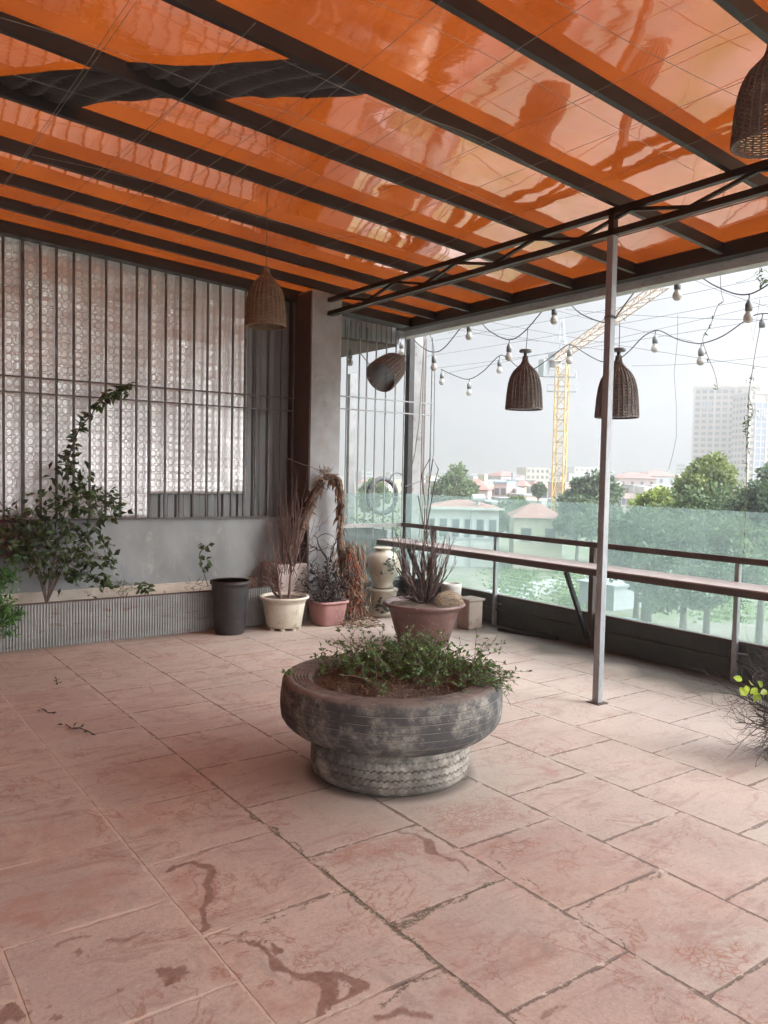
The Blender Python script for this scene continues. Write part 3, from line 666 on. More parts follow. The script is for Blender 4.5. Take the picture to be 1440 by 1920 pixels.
# ------------------------------------------------------------------ railing, glass, counter
RX = 5.60; BY = 7.42
def railing():
    root = empty('glass_railing', (RX, 5, 0), 'glass balustrade with brown handrail and dark base along the open side', 'railing')
    pl = MB().box(RX-.02, RX+.03, -5.6, BY+.03, 0.001, .285); child(pl, 'parapet', M['parapet'], root)
    child(MB().box(RX-.045, RX-.022, -5.6, BY-.03, .15, .17), 'ledge', M['parapet'], root)
    child(MB().box(RX-.03, RX+.035, -5.6, BY+.03, .286, .306), 'bottom_rail', M['rust'], root)
    bevel(child(MB().box(RX-.06, RX-.018, -5.6, BY-.03, .885, .932), 'handrail', M['rust'], root), .004)
    ys = [BY-.02, onx(938, 1000, RX).y, onx(1120, 1000, RX).y, onx(1395, 1000, RX).y, 1.9, .6, -.7, -2.0, -3.3, -4.6]
    for a, b_ in zip(ys, ys[1:]):
        child(MB().box(RX, RX+.010, b_+.006, a-.006, .308, 1.268), 'glass_pane', M['glass'], root)
    for px, py in ((926, 1100), (1378, 1160)):
        y = onx(px, py, RX-.06).y
        bevel(child(MB().box(RX-.062, RX-.024, y-.018, y+.018, .002, .883), 'baluster', M['steel_post'], root), .003)
        child(MB().tube([(RX-.045, y-.01, .22), (RX-.045, y-.10, .225)], .008, 8), 'clamp', M['steel_post'], root)
    for px, py in ((810, 1050), (1108, 1100)):
        y = onx(px, py, RX-.06).y
        bevel(child(MB().box(RX-.066, RX-.022, y-.024, y+.024, .002, .883), 'post', M['rust'], root), .003)
railing()
def back_rail():
    root = empty('corner_balustrade', (5.0, BY, 0), 'glass balustrade with pale metal rail between the column and the glass corner', 'railing')
    child(MB().box(4.41, RX-.02, BY-.03, BY+.01, .002, .27), 'kerb', M['parapet'], root)
    child(MB().box(4.41, RX-.02, BY-.03, BY+.01, .885, .93), 'rail', M['pole_grey'], root)
    child(MB().box(4.41, RX-.02, BY+.02, BY+.03, .30, 1.27), 'glass_pane', M['glass'], root)
    child(MB().box(4.41, RX-.02, BY+.015, BY+.035, .272, .298), 'bottom_rail', M['barlight'], root)
back_rail()
def counter():
    root = empty('bar_counter', (5.35, 5, .7), 'long brown bar counter shelf fixed along the glass railing on diagonal braces', 'counter')
    x0, x1, y0, y1 = 5.20, RX-.07, 1.0, 7.40
    bevel(child(MB().box(x0, x1, y0, y1, .742, .752), 'top', M['counter_top'], root), .002)
    child(MB().box(x0+.002, x0+.03, y0, y1, .692, .741), 'front_edge', M['counter_edge'], root)
    child(MB().box(x0+.031, x1, y0, y1, .720, .741), 'underside', M['counter_edge'], root)
    for px, py in ((1108, 1100),):
        y = onx(px, py, RX-.06).y
        child(MB().bar((5.215, y, .69), (5.515, y, .085), .032, .032, (0, 1, 0)), 'brace', M['steel_dark'], root)
    y = onx(810, 1050, RX-.06).y
    child(MB().bar((5.215, y, .69), (5.515, y, .085), .032, .032, (0, 1, 0)), 'brace', M['steel_dark'], root)
counter()
a, b_ = onz(935, 1178, .02), onz(1044, 1197, .02)
o = bevel(MB().bar((a.x, a.y+.0, .018), (b_.x, b_.y, .018), .045, .03).build('steel_bar', M['steel_dark']), .003)
tag(o, 'loose dark steel bar lying on the floor beside the tan box', 'metal bar')

# right grille and poles behind the corner
def grille_right():
    Y = 7.50; root = empty('corner_grille', (5, Y, .3), 'see-through steel bar grille beside the column at the glass corner', 'grille')
    for p_ in (649, 672, 686, 703, 722, 740, 757, 792, 808):
        x = ony(p_, 800, Y).x
        bevel(child(MB().box(x-.0075, x+.0075, Y-.0075, Y+.0075, .12 if x < 5.55 else .5, 3.12), 'bar', M['barlight'], root), .002, 1)
    x1 = ony(808, 800, Y).x
    for py in (748, 771, 606):
        z = ony(700, py, Y).z
        child(MB().box(4.41, x1, Y-.02, Y-.008, z-.007, z+.007), 'rail', M['barlight'], root)
grille_right()
# neighbouring terrace beyond the grille
def pole(px0, px1, Y, z0, z1, mt, label, name='steel_pole'):
    x0 = ony(px0, 800, Y).x; x1 = ony(px1, 800, Y).x
    return tag(bevel(MB().box(x0, x1, Y, Y+.09, z0, z1).build(name, mt), .004), label, 'pole')
pole(655, 667, 9.3, 0.01, 2.85, M['barlight'], 'grey steel pole behind the grille, near the column')
o = corr_sheet('v', 4.41, 5.60, 3.0, 3.26, 7.60, .07, .012, M['corr']).build('end_board', M['corr']); tag(o, 'grey ribbed board closing the roof end above the corner grille', 'board')
def drainpipe():
    root = empty('corner_pole', (5.6, 7.6, 0), 'stout corner pole with pale and dark faces beside the glass corner', 'pole')
    x0, x1, x2 = ony(766, 800, 7.62).x, ony(774, 800, 7.62).x, ony(797, 800, 7.62).x
    child(MB().box(x0, x1, 7.62, 7.70, .0, 3.12), 'dark_flange', M['steel_dark'], root)
    bevel(child(MB().box(x1+.001, x2-.035, 7.615, 7.70, .0, 3.12), 'pale_face', M['pole_grey'], root), .004)
    child(MB().box(x2-.034, x2, 7.62, 7.70, .0, 3.12), 'rusty_flange', M['rust'], root)
drainpipe()
a = ony(640, 655, 9.3); b_ = ony(770, 624, 7.75)
tag(MB().bar((4.0, 9.36, 2.86), (5.9, 9.36, 2.86), .1, .24).build('neighbour_beam', M['steel_dark']), 'dark beam of the neighbouring canopy seen through the grille', 'beam')
tag(MB().box(4.42, 5.60, 7.62, 9.4, 2.98, 3.02).build('neighbour_canopy', M['brown_and_shade']), 'dark canopy roof over the neighbouring terrace behind the grille', 'roof')
tag(MB().box(2.2, 5.72, 9.45, 9.58, 0, .82).build('neighbour_wall', M['column']), 'low grey wall at the far end of the neighbouring terrace', 'wall')
tag(MB().box(5.60, 5.72, 7.75, 9.44, 0, .82).build('neighbour_parapet', M['column']), 'low grey side parapet beyond the glass corner', 'wall')
def ring(px, py, Y, Rr, r, label, mt, a0=0, a1=2*math.pi, name='old_tyre', cat='tyre'):
    c = ony(px, py, Y); n = 40
    mb = MB().tube([(c.x+Rr*math.cos(a0+(a1-a0)*k/n), Y, c.z+Rr*math.sin(a0+(a1-a0)*k/n)) for k in range(n+1)], r, 8)
    return tag(mb.build(name, mt, smooth=True), label, cat)
ring(717, 930, 8.9, .235, .034, 'black tyre standing upright behind the corner grille', M['tyre_black'])
ring(745, 905, 8.3, .125, .008, 'thin black hose loop beside the upright tyre', M['cable'], -.3, math.pi, 'hose_loop', 'hose')
random.seed(5)
for i, (px, lab) in enumerate(((665, 'small leafy potted plant behind the grille, nearest the column'), (690, 'small leafy potted plant behind the grille, left of the upright tyre'), (735, 'small leafy potted plant behind the grille, under the upright tyre'))):
    c = ony(px, 980, 8.8+.1*i); root = empty('potted_plant', (c.x, c.y, 0), lab, 'potted plant', 'potted plants on the neighbouring terrace')
    child(MB().lathe([(.10, 0), (.14, .25), (.15, .26), (.13, .24)], 20, (c.x, c.y, 0)), 'pot', [M['grey_stone'], M['tan_box'], M['grey_stone']][i], root, True)
    mb = MB()
    for k in range(260):
        q = Vector((random.gauss(0, .13), random.gauss(0, .10), abs(random.gauss(.25, .2)))); mb.leaf(Vector((c.x, c.y, .3))+q, (random.uniform(-1, 1), random.uniform(-1, 1), random.uniform(-.3, 1)), .03, .08)
    child(mb, 'foliage', M['leaf_dark'], root)

# ------------------------------------------------------------------ tyre planter
PC = (2.374, 3.22)
def tyre_planter():
    root = empty('tyre_planter', (PC[0], PC[1], 0), 'planter of two stacked old lorry tyres, a wide dark one on a narrower whitewashed one', 'planter')
    c = (PC[0], PC[1], 0)
    # lower tyre with zigzag tread grooves
    n = 320; zs = [0.001, .012, .03, .05, .056, .062, .085, .091, .097, .125, .131, .137, .165, .172, .195, .215, .232]
    rs = [.345, .375, .392, .400, .392, .401, .403, .394, .403, .402, .393, .401, .396, .388, .376, .355, .33]
    vs = []; fs = []
    for j, (z, r_) in enumerate(zip(zs, rs)):
        for k in range(n):
            a = 2*math.pi*k/n; zz = z
            if 3 <= j <= 12: zz += .0034*(1 if (k//2) % 2 else -1)
            rr = r_+.006*mnoise.noise(Vector((math.cos(a)*3, math.sin(a)*3, z*9)))
            vs.append((c[0]+rr*math.cos(a), c[1]+rr*math.sin(a), zz))
    for j in range(len(zs)-1):
        for k in range(n): fs.append((j*n+k, j*n+(k+1) % n, (j+1)*n+(k+1) % n, (j+1)*n+k))
    fs.append(tuple(range((len(zs)-1)*n, len(zs)*n)))
    child(MB().add(vs, fs), 'lower_tyre', M['rubber_pale'], root, False)
    prof = [(.34, .205), (.40, .212), (.455, .222), (.492, .238), (.515, .255), (.532, .272)]
    z = .272; r_ = .532
    for (zz, rr) in ((.300, .549), (.335, .555), (.372, .557), (.410, .556), (.447, .550)):
        prof += [(rr, zz)]
    prof += [(.548, .466), (.540, .477), (.525, .484), (.512, .486)]
    for k in range(6):
        rr = .500-.016*k; prof += [(rr, .487-.001*k), (rr-.005, .482-.001*k), (rr-.010, .486-.002*k)]
    prof += [(.402, .470), (.392, .455), (.388, .40)]
    child(MB().lathe(prof, 160, c, wob=.010), 'upper_tyre', M['rubber'], root, True)
    vs = [(c[0], c[1], .475)]; n = 72; fs = []; rings = 16
    for j in range(1, rings+1):
        for k in range(n):
            a = 2*math.pi*k/n; rr = .395*j/rings; x = c[0]+rr*math.cos(a); y = c[1]+rr*math.sin(a)
            vs.append((x, y, .445+.03*(1-(j/rings)**2)+.022*mnoise.noise(Vector((x*9, y*9, 0)))+.01*mnoise.noise(Vector((x*30, y*30, 3)))))
    for k in range(n): fs.append((0, 1+k, 1+(k+1) % n))
    for j in range(rings-1):
        for k in range(n): fs.append((1+j*n+k, 1+(j+1)*n+k, 1+(j+1)*n+(k+1) % n, 1+j*n+(k+1) % n))
    child(MB().add(vs, fs), 'soil', M['soil'], root, True)
    # leaf litter on the soil
    mb = MB()
    for k in range(1500):
        a = random.uniform(0, 6.28); rr = .38*math.sqrt(random.random()); p_ = Vector((c[0]+rr*math.cos(a), c[1]+rr*math.sin(a), .462+.028*(1-(rr/.39)**2)+random.uniform(0, .012)))
        mb.leaf(p_, (random.uniform(-1, 1), random.uniform(-1, 1), random.uniform(-.15, .25)), random.uniform(.004, .010), random.uniform(.012, .035), Vector((random.uniform(-.3, .3), random.uniform(-.3, .3), 1)))
    child(mb, 'leaf_litter', M['dry_leaf'], root)
tyre_planter()
def ground_cover():
    # trailing plant: right and back of the planter
    random.seed(21)
    root = empty('trailing_plant', (PC[0]+.05, PC[1]+.05, .46), 'small leaved green trailing plant spilling over the right side of the tyre planter', 'plant')
    st = MB(); lf = MB(); rdir = Vector((rt.x, rt.y, 0)).normalized(); fdir = Vector((fw.x, fw.y, 0)).normalized()
    base = Vector((PC[0], PC[1], .46))
    def stem(p0, d0, L, droop, nl, r=.0022):
        pts = [p0.copy()]; d = d0.normalized(); p_ = p0.copy(); n = max(5, int(L/.03))
        for i in range(n):
            d = (d+Vector((random.gauss(0, .22), random.gauss(0, .22), random.gauss(0, .15)-droop))).normalized()
            p_ = p_+d*(L/n)
            if p_.z < .475 and (p_-base).xy.length < .53: p_.z = .475+random.uniform(0, .02); d.z = abs(d.z)*.4
            pts.append(p_.copy())
        st.tube(pts, [r*(1-.6*i/len(pts)) for i in range(len(pts))], 3, False)
        for i in range(nl):
            t = random.random()**.75*(len(pts)-1); k = int(t); q = pts[k].lerp(pts[min(k+1, len(pts)-1)], t-k)
            ld = (d0*.3+Vector((random.gauss(0, 1), random.gauss(0, 1), random.gauss(.25, .6)))).normalized()
            s = random.uniform(.6, 1.15); lf.leaf(q, ld, .014*s, .027*s)
    for k in range(350):
        u = random.gauss(.10, .17); v_ = random.gauss(.13, .13)
        u = max(-.22, min(.42, u)); v_ = max(-.16, min(.37, v_))
        if math.hypot(u, v_) > .40: continue
        p0 = base+rdir*u+fdir*v_; L = random.uniform(.10, .27)
        if u > .3: L *= .8
        stem(p0, Vector((random.gauss(0, .5), random.gauss(0, .5), 1)), L, .05, random.randint(9, 17))
    for k in range(60):   # spilling to the right
        u = random.uniform(.25, .38); v_ = random.uniform(-.18, .2)
        p0 = base+rdir*u+fdir*v_
        stem(p0, rdir*1.0+Vector((random.gauss(0, .3), random.gauss(0, .3), .7)), random.uniform(.18, .36), .13, random.randint(8, 15))
    for k in range(8):
        p0 = base+rdir*.36+fdir*random.uniform(-.05, .1); stem(p0, rdir+Vector((random.gauss(0, .2), random.gauss(0, .2), 1.1)), random.uniform(.25, .38), .06, 14)
    for u, v_, L in ((-.33, .12, .12), (-.27, .2, .10), (-.24, .05, .10), (-.36, .02, .07), (-.3, .22, .16), (-.05, -.34, .06), (-.5, -.05, .05)):
        for _ in range(3): stem(base+rdir*u+fdir*v_+Vector((0, 0, .01)), Vector((random.gauss(0, .5), random.gauss(0, .5), 1)), L, .05, 9)
    child(st, 'stems', M['twig_red'], root); child(lf, 'foliage', M['leaf_gc'], root)
ground_cover()

# ------------------------------------------------------------------ generic branching
def branch(mb, p, d, L, r, depth, spread=.6, upb=.15, tips=None, seg=5, wob=.18, n=5, kids=(2, 4)):
    pts = [p.copy()]; rs = [r]; q = p.copy(); dd = d.normalized()
    for i in range(seg):
        dd = (dd+Vector((random.gauss(0, wob), random.gauss(0, wob), random.gauss(0, wob)+upb*.3))).normalized()
        q = q+dd*(L/seg); pts.append(q.copy()); rs.append(r*(1-.55*(i+1)/seg))
    mb.tube(pts, rs, n, False)
    if tips is not None: tips.append((q.copy(), dd.copy(), depth))
    if depth > 0:
        for k in range(random.randint(*kids)):
            i = random.randint(1, seg); b0 = pts[i]
            nd = (dd+Vector((random.gauss(0, spread), random.gauss(0, spread), random.gauss(upb, spread*.6)))).normalized()
            branch(mb, b0, nd, L*random.uniform(.5, .85), rs[i]*.72, depth-1, spread, upb, tips, seg, wob, n, kids)

def pot_shell(c, prof, mt, root, name='pot', n=48, sq=0, smooth=True):
    return child(MB().lathe(prof, n, c, sq=sq), name, mt, root, smooth)
# black pot
c = (3.12, 6.76, 0); root = empty('black_pot', c, 'tall black plastic pot with brown rim at the end of the ribbed trough', 'pot')
pot_shell(c, [(.125, .002), (.13, .01), (.168, .42), (.170, .455), (.183, .46), (.185, .478), (.180, .484), (.166, .480), (.160, .44)], M['black_pot'], root)
pot_shell(c, [(.168, .4845), (.172, .490), (.181, .490), (.184, .4845)][::-1], M['rust'], root, 'rim')
child(MB().lathe([(.15, .43), (.161, .44)], 40, c), 'soil', M['soil'], root)
# white pot with bare shrub
c = (3.66, 6.72, 0); root = empty('white_pot', c, 'cream white round plastic pot with rolled rim and drain feet, between black and pink pots', 'pot')
pot_shell(c, [(.12, .016), (.15, .018), (.168, .035), (.200, .24), (.205, .262), (.212, .266), (.214, .285), (.236, .292), (.240, .306), (.232, .314), (.212, .312), (.200, .28)], M['white_pot'], root)
for k in range(8):
    a = k*math.pi/4+.2; q = (c[0]+.145*math.cos(a), c[1]+.145*math.sin(a)); child(MB().lathe([(.022, .001), (.024, .019)], 10, (q[0], q[1], 0)), 'foot', M['white_pot'], root)
child(MB().lathe([(.18, .27), (.2035, .29)], 40, c), 'soil', M['soil'], root)
def bare_shrub():
    random.seed(33); mb = MB(); root = empty('bare_shrub', (3.66, 6.72, .28), 'leafless reddish brown shrub with thin upright twigs growing in the white pot', 'shrub')
    b = Vector((3.62, 6.72, .285)); b2 = Vector((3.70, 6.70, .285))
    R_ = Vector((rt.x, rt.y, 0))
    branch(mb, b, Vector((-.08, 0, 1)), .30, .020, 3, .42, .5, wob=.12, kids=(3, 4))
    branch(mb, b2, Vector((.10, .0, 1))+R_*.15, .38, .016, 3, .35, .7, wob=.10, kids=(3, 4))
    branch(mb, b, Vector((-.1, 0, .7))-R_*.8, .24, .014, 3, .5, .3, wob=.2, kids=(2, 4))
    for k in range(26):
        p0 = b2+Vector((random.gauss(0, .05), random.gauss(0, .04), random.uniform(.2, .45)))
        branch(mb, p0, R_*random.gauss(.0, .22)+Vector((0, 0, 1)), random.uniform(.3, .62), .0045, 1, .3, .6, wob=.08, n=4)
    for k in range(14):
        p0 = b+Vector((random.gauss(0, .03), 0, random.uniform(.05, .25)))
        branch(mb, p0, R_*random.uniform(-1, -.2)+Vector((0, 0, random.uniform(.1, .5))), random.uniform(.1, .28), .004, 1, .6, .2, wob=.3, n=4)
    child(mb, 'branches', M['twig_red'], root, True)
bare_shrub()
# pink pot, dark twisted bonsai
c = (4.13, 6.70, 0); root = empty('pink_pot', c, 'dusty pink faceted square plastic pot in front of the column', 'pot')
pot_shell(c, [(.125, .002), (.13, .01), (.160, .20), (.163, .215), (.176, .218), (.178, .238), (.170, .242), (.155, .238), (.15, .2)], M['pink_pot'], root, n=32, sq=5)
child(MB().lathe([(.13, .21), (.152, .222)], 32, c, sq=5), 'soil', M['soil'], root)
def bonsai():
    random.seed(12); mb = MB(); root = empty('dead_bonsai', (4.13, 6.70, .22), 'dark dead bonsai with curled tangled branches in the pink pot', 'shrub')
    b = Vector((4.12, 6.70, .22)); R_ = Vector((rt.x, rt.y, 0))
    for k in range(9):
        branch(mb, b+Vector((random.gauss(0, .05), random.gauss(0, .04), 0)), R_*random.gauss(0, .35)+Vector((0, 0, 1)), random.uniform(.2, .42), .014, 3, .9, .25, wob=.45, kids=(2, 3))
    branch(mb, b+Vector((0, 0, .3)), Vector((.02, 0, 1)), .4, .015, 3, .8, .3, wob=.5, kids=(3, 4))
    child(mb, 'branches', M['twig_dark'], root, True)
    lf = MB()
    for k in range(420):
        p_ = b+Vector((random.gauss(0, .11), random.gauss(0, .09), abs(random.gauss(.16, .12)))); lf.leaf(p_, (random.gauss(0, 1), random.gauss(0, 1), random.gauss(0, 1)), .02, random.uniform(.03, .08))
    child(lf, 'dead_leaves', M['twig_dark'], root)
bonsai()
def dead_cactus():
    random.seed(3)
    Y = 6.86
    root = empty('withered_cactus', (3.95, Y, .58), 'tall withered brown cactus arching over and hanging down in front of the column', 'plant')
    path = [ony(x, y, Y_) for x, y, Y_ in ((542, 1052, 7.02), (556, 1010, 6.98), (572, 970, 6.92), (590, 930, 6.90), (606, 900, 6.88), (622, 889, 6.84), (634, 900, 6.80), (639, 930, 6.80), (640, 965, 6.80), (637, 1010, 6.80), (641, 1060, 6.80), (646, 1105, 6.80))]
    mb = MB(); rs = [.062, .066, .058, .046, .042, .040, .036, .034, .032, .034, .030, .022]
    # ribbed, shredded trunk
    fine = []; fr = []
    for i in range(len(path)-1):
        for k in range(4): t = k/4; fine.append(path[i].lerp(path[i+1], t)+Vector((random.gauss(0, .004), random.gauss(0, .004), random.gauss(0, .004)))); fr.append((rs[i]*(1-t)+rs[i+1]*t)*random.uniform(.8, 1.1))
    for off in range(7):
        a = off*2*math.pi/7
        mb.tube([q+Vector((math.cos(a), math.sin(a), 0))*r_*.55 for q, r_ in zip(fine, fr)], [r_*.5 for r_ in fr], 6)
    child(mb, 'trunk', M['bark_dry'], root, True)
    lf = MB()
    for i, q in enumerate(fine):
        for k in range(9 if i > 22 else 5):
            dn = Vector((random.gauss(0, .35), random.gauss(0, .3), -1 if i > 18 else random.uniform(-1, .3)))
            lf.leaf(q+Vector((random.gauss(0, .025), random.gauss(0, .02), 0)), dn, random.uniform(.012, .03), random.uniform(.05, .16), fold=.4)
    for k in range(60):
        q = ony(612+random.gauss(0, 9), 893+random.gauss(0, 8), 6.84); lf.leaf(q, (random.gauss(0, .6), random.gauss(0, .5), random.gauss(.2, .6)), .012, random.uniform(.03, .08), fold=.4)
    for k in range(480):  # the shredded mass at the foot
        t = random.random(); px = 655+random.gauss(0, 13)+t*12; py = 1010+t*155
        q = ony(px, py, 6.72+random.uniform(-.06, .08)); q.z = max(q.z, .02)
        lf.leaf(q, (random.gauss(0, .4), random.gauss(0, .4), -1), random.uniform(.010, .028), random.uniform(.06, .2), fold=.4)
    for k in range(160):
        q = onz(640+random.random()*70, 1158+random.random()*18, .02+random.random()*.04); lf.leaf(q, (random.gauss(0, 1), random.gauss(0, 1), random.gauss(0, .15)), .012, random.uniform(.04, .12), fold=.3)
    child(lf, 'shredded_bark', M['dry_leaf'], root)
    rl = MB()
    for k in range(150):
        t = random.random(); q = ony(668+random.gauss(0, 8)-8*(1-t), 1030+t*110, 6.70+random.uniform(-.05, .05)); rl.leaf(q, (random.gauss(0, .3), random.gauss(0, .3), -1), .018, random.uniform(.05, .14), fold=.4)
    child(rl, 'red_leaves', M['dry_red'], root)
    tw = MB()
    for k in range(12):
        q = ony(612+random.gauss(0, 6), 890+random.gauss(0, 5), 6.85); branch(tw, q, Vector((random.uniform(-1, .3), 0, random.uniform(-.1, .8))), .09, .003, 1, .6, .1, n=4)
    tw.tube([ony(524, 853, 6.9), ony(560, 868, 6.88), ony(590, 878, 6.86), ony(612, 888, 6.85)], .003, 4)
    child(tw, 'twigs', M['twig_red'], root)
dead_cactus()

# urn on a ceramic stand
def urn():
    b = at(716, 1140, 8.45); c = (b.x, b.y, 0)
    k = 8.45/FPX
    root = empty('ceramic_stand', c, 'cream ceramic drum stand with dark floral pattern under the big urn', 'stand')
    child(MB().lathe([(.13, .002), (.16, .01), (.15, .04), (.135, .10), (.15, .22), (.165, .27), (.17, .285), (.10, .29)], 48, c), 'body', M['ceramic'], root, True)
    lf = MB(); random.seed(4)
    for i in range(34):
        a = -2.2+random.gauss(0, .5); z = random.uniform(.06, .2); rr = .158
        p_ = Vector((c[0]+rr*math.cos(a), c[1]+rr*math.sin(a), z)); tn = Vector((-math.sin(a), math.cos(a), random.uniform(-.5, .8)))
        lf.leaf(p_, tn, .03, .05, Vector((math.cos(a), math.sin(a), 0)), .02)
    child(lf, 'painted_flowers', M['ceramic_leaf'], root)
    root = empty('ceramic_urn', (c[0], c[1], .292), 'large round shouldered cream ceramic urn with painted leaf sprig under the counter end', 'urn')
    child(MB().lathe([(.09, .292), (.115, .30), (.12, .315), (.105, .34), (.125, .39), (.165, .48), (.180, .56), (.172, .62), (.13, .665), (.085, .68), (.08, .70), (.105, .715), (.10, .72), (.07, .70)], 56, c), 'body', M['ceramic'], root, True)
    lf = MB()
    for i in range(30):
        a = -1.75+random.gauss(0, .28); z = random.uniform(.43, .62); rr = .184-.9*(z-.55)**2*2
        p_ = Vector((c[0]+rr*math.cos(a), c[1]+rr*math.sin(a), z)); tn = Vector((-math.sin(a)*random.choice((-1, 1)), math.cos(a), random.uniform(-.4, 1)))
        lf.leaf(p_, tn, .022, .045, Vector((math.cos(a), math.sin(a), 0)), .02)
    child(lf, 'painted_leaves', M['ceramic_leaf'], root)
urn()
# maroon bowl and its bare shrub
BD = 7.0; b = at(795, 1130, BD); BC = (b.x, b.y, 0)
root = empty('maroon_bowl', BC, 'wide maroon plastic bowl pot behind the tyre planter', 'pot')
pot_shell(BC, [(.20, .002), (.215, .01), (.30, .30), (.315, .345), (.345, .350), (.362, .365), (.355, .382), (.335, .384), (.318, .37), (.30, .33)], M['maroon'], root, n=64)
def bowl_soil():
    mb = MB(); vs = []; n = 48; fs = []
    for j in range(9):
        for k in range(n):
            a = 2*math.pi*k/n; rr = max(.001, .322*j/8); vs.append((BC[0]+rr*math.cos(a), BC[1]+rr*math.sin(a), .352+.03*(1-(j/8)**2)+.012*mnoise.noise(Vector((rr*math.cos(a)*12, rr*math.sin(a)*12, 0)))))
    for j in range(8):
        for k in range(n): fs.append((j*n+k, (j+1)*n+k, (j+1)*n+(k+1) % n, j*n+(k+1) % n))
    child(mb.add(vs, fs), 'soil', M['soil'], root, True)
bowl_soil()
def bowl_shrub():
    random.seed(44); root = empty('bare_bonsai', (BC[0], BC[1], .37), 'leafless many-stemmed grey brown bush fanning out from the maroon bowl', 'shrub')
    mb = MB(); b = Vector((BC[0], BC[1], .37)); R_ = Vector((rt.x, rt.y, 0))
    for k in range(17):
        u = -1.0+2.0*k/16+random.gauss(0, .08)
        branch(mb, b+R_*random.gauss(0, .03), R_*u*.9+Vector((random.gauss(0, .15), random.gauss(0, .15), .95-.3*abs(u))), random.uniform(.28, .42), random.uniform(.009, .016), 2, .28, .35, wob=.09, kids=(3, 4))
    for k in range(26):
        branch(mb, b, R_*random.uniform(-1, .9)+Vector((0, 0, random.uniform(.1, .35)))-Vector((fw.x, fw.y, 0))*random.uniform(0, .5), random.uniform(.12, .26), .006, 1, .4, .1, wob=.15, n=4)
    # tall whips
    for pts in (((800, 1010), (800, 960), (806, 900), (812, 860), (822, 880), (815, 905), (798, 1000)), ((795, 1080), (795, 1000), (797, 940), (790, 890), (806, 860)), ((800, 1020), (790, 960), (784, 930))):
        mb.tube([at(x, y, 7.0) for x, y in pts], .005, 5)
    child(mb, 'branches', M['twig'], root, True)
bowl_shrub()
def dry_ball():
    random.seed(8); c = Vector((BC[0], BC[1], .42))+Vector((rt.x, rt.y, 0))*.21-Vector((fw.x, fw.y, 0))*.10
    mb = MB()
    for k in range(150):
        a = Vector((random.gauss(0, 1), random.gauss(0, 1), random.gauss(0, 1))).normalized(); bb = a.cross(Vector((random.gauss(0, 1), random.gauss(0, 1), random.gauss(0, 1)))).normalized()
        r_ = random.uniform(.07, .115); n = 9; s = random.uniform(0, 6)
        mb.tube([c+Vector(((a*math.cos(s+i*.3)+bb*math.sin(s+i*.3)).x*r_*1.15, (a*math.cos(s+i*.3)+bb*math.sin(s+i*.3)).y*r_, (a*math.cos(s+i*.3)+bb*math.sin(s+i*.3)).z*r_*.7)) for i in range(n)], .0016, 3, False)
    tag(mb.build('dry_grass_ball', pm('straw', (.30, .22, .15), (.4, .32, .23), 20, .9, 0), origin=c), 'tangled ball of dry straw lying on the maroon bowl', 'dry grass')
dry_ball()
c = Vector((BC[0], BC[1], 0))+Vector((rt.x, rt.y, 0))*.25+Vector((fw.x, fw.y, 0))*.16
root = empty('grey_pot', (c.x, c.y, .368), 'small pale grey stone pot sitting at the back of the maroon bowl', 'pot')
child(MB().lathe([(.055, .369), (.085, .42), (.092, .50), (.088, .525), (.075, .53), (.07, .50)], 32, (c.x, c.y, 0)), 'body', M['grey_stone'], root, True)
# tan box
p_ = onz(893, 1180); root = empty('tan_box', (p_.x, p_.y+.1, 0), 'small tan plastic box stool with overhanging lid right of the maroon bowl', 'stool')
x, y = p_.x, p_.y+.10
bevel(child(MB().box(x-.10, x+.08, y-.10, y+.08, .001, .275), 'body', M['tan_box'], root), .012, 3)
bevel(child(MB().box(x-.118, x+.098, y-.118, y+.098, .276, .298), 'lid', M['tan_box'], root), .008, 2)

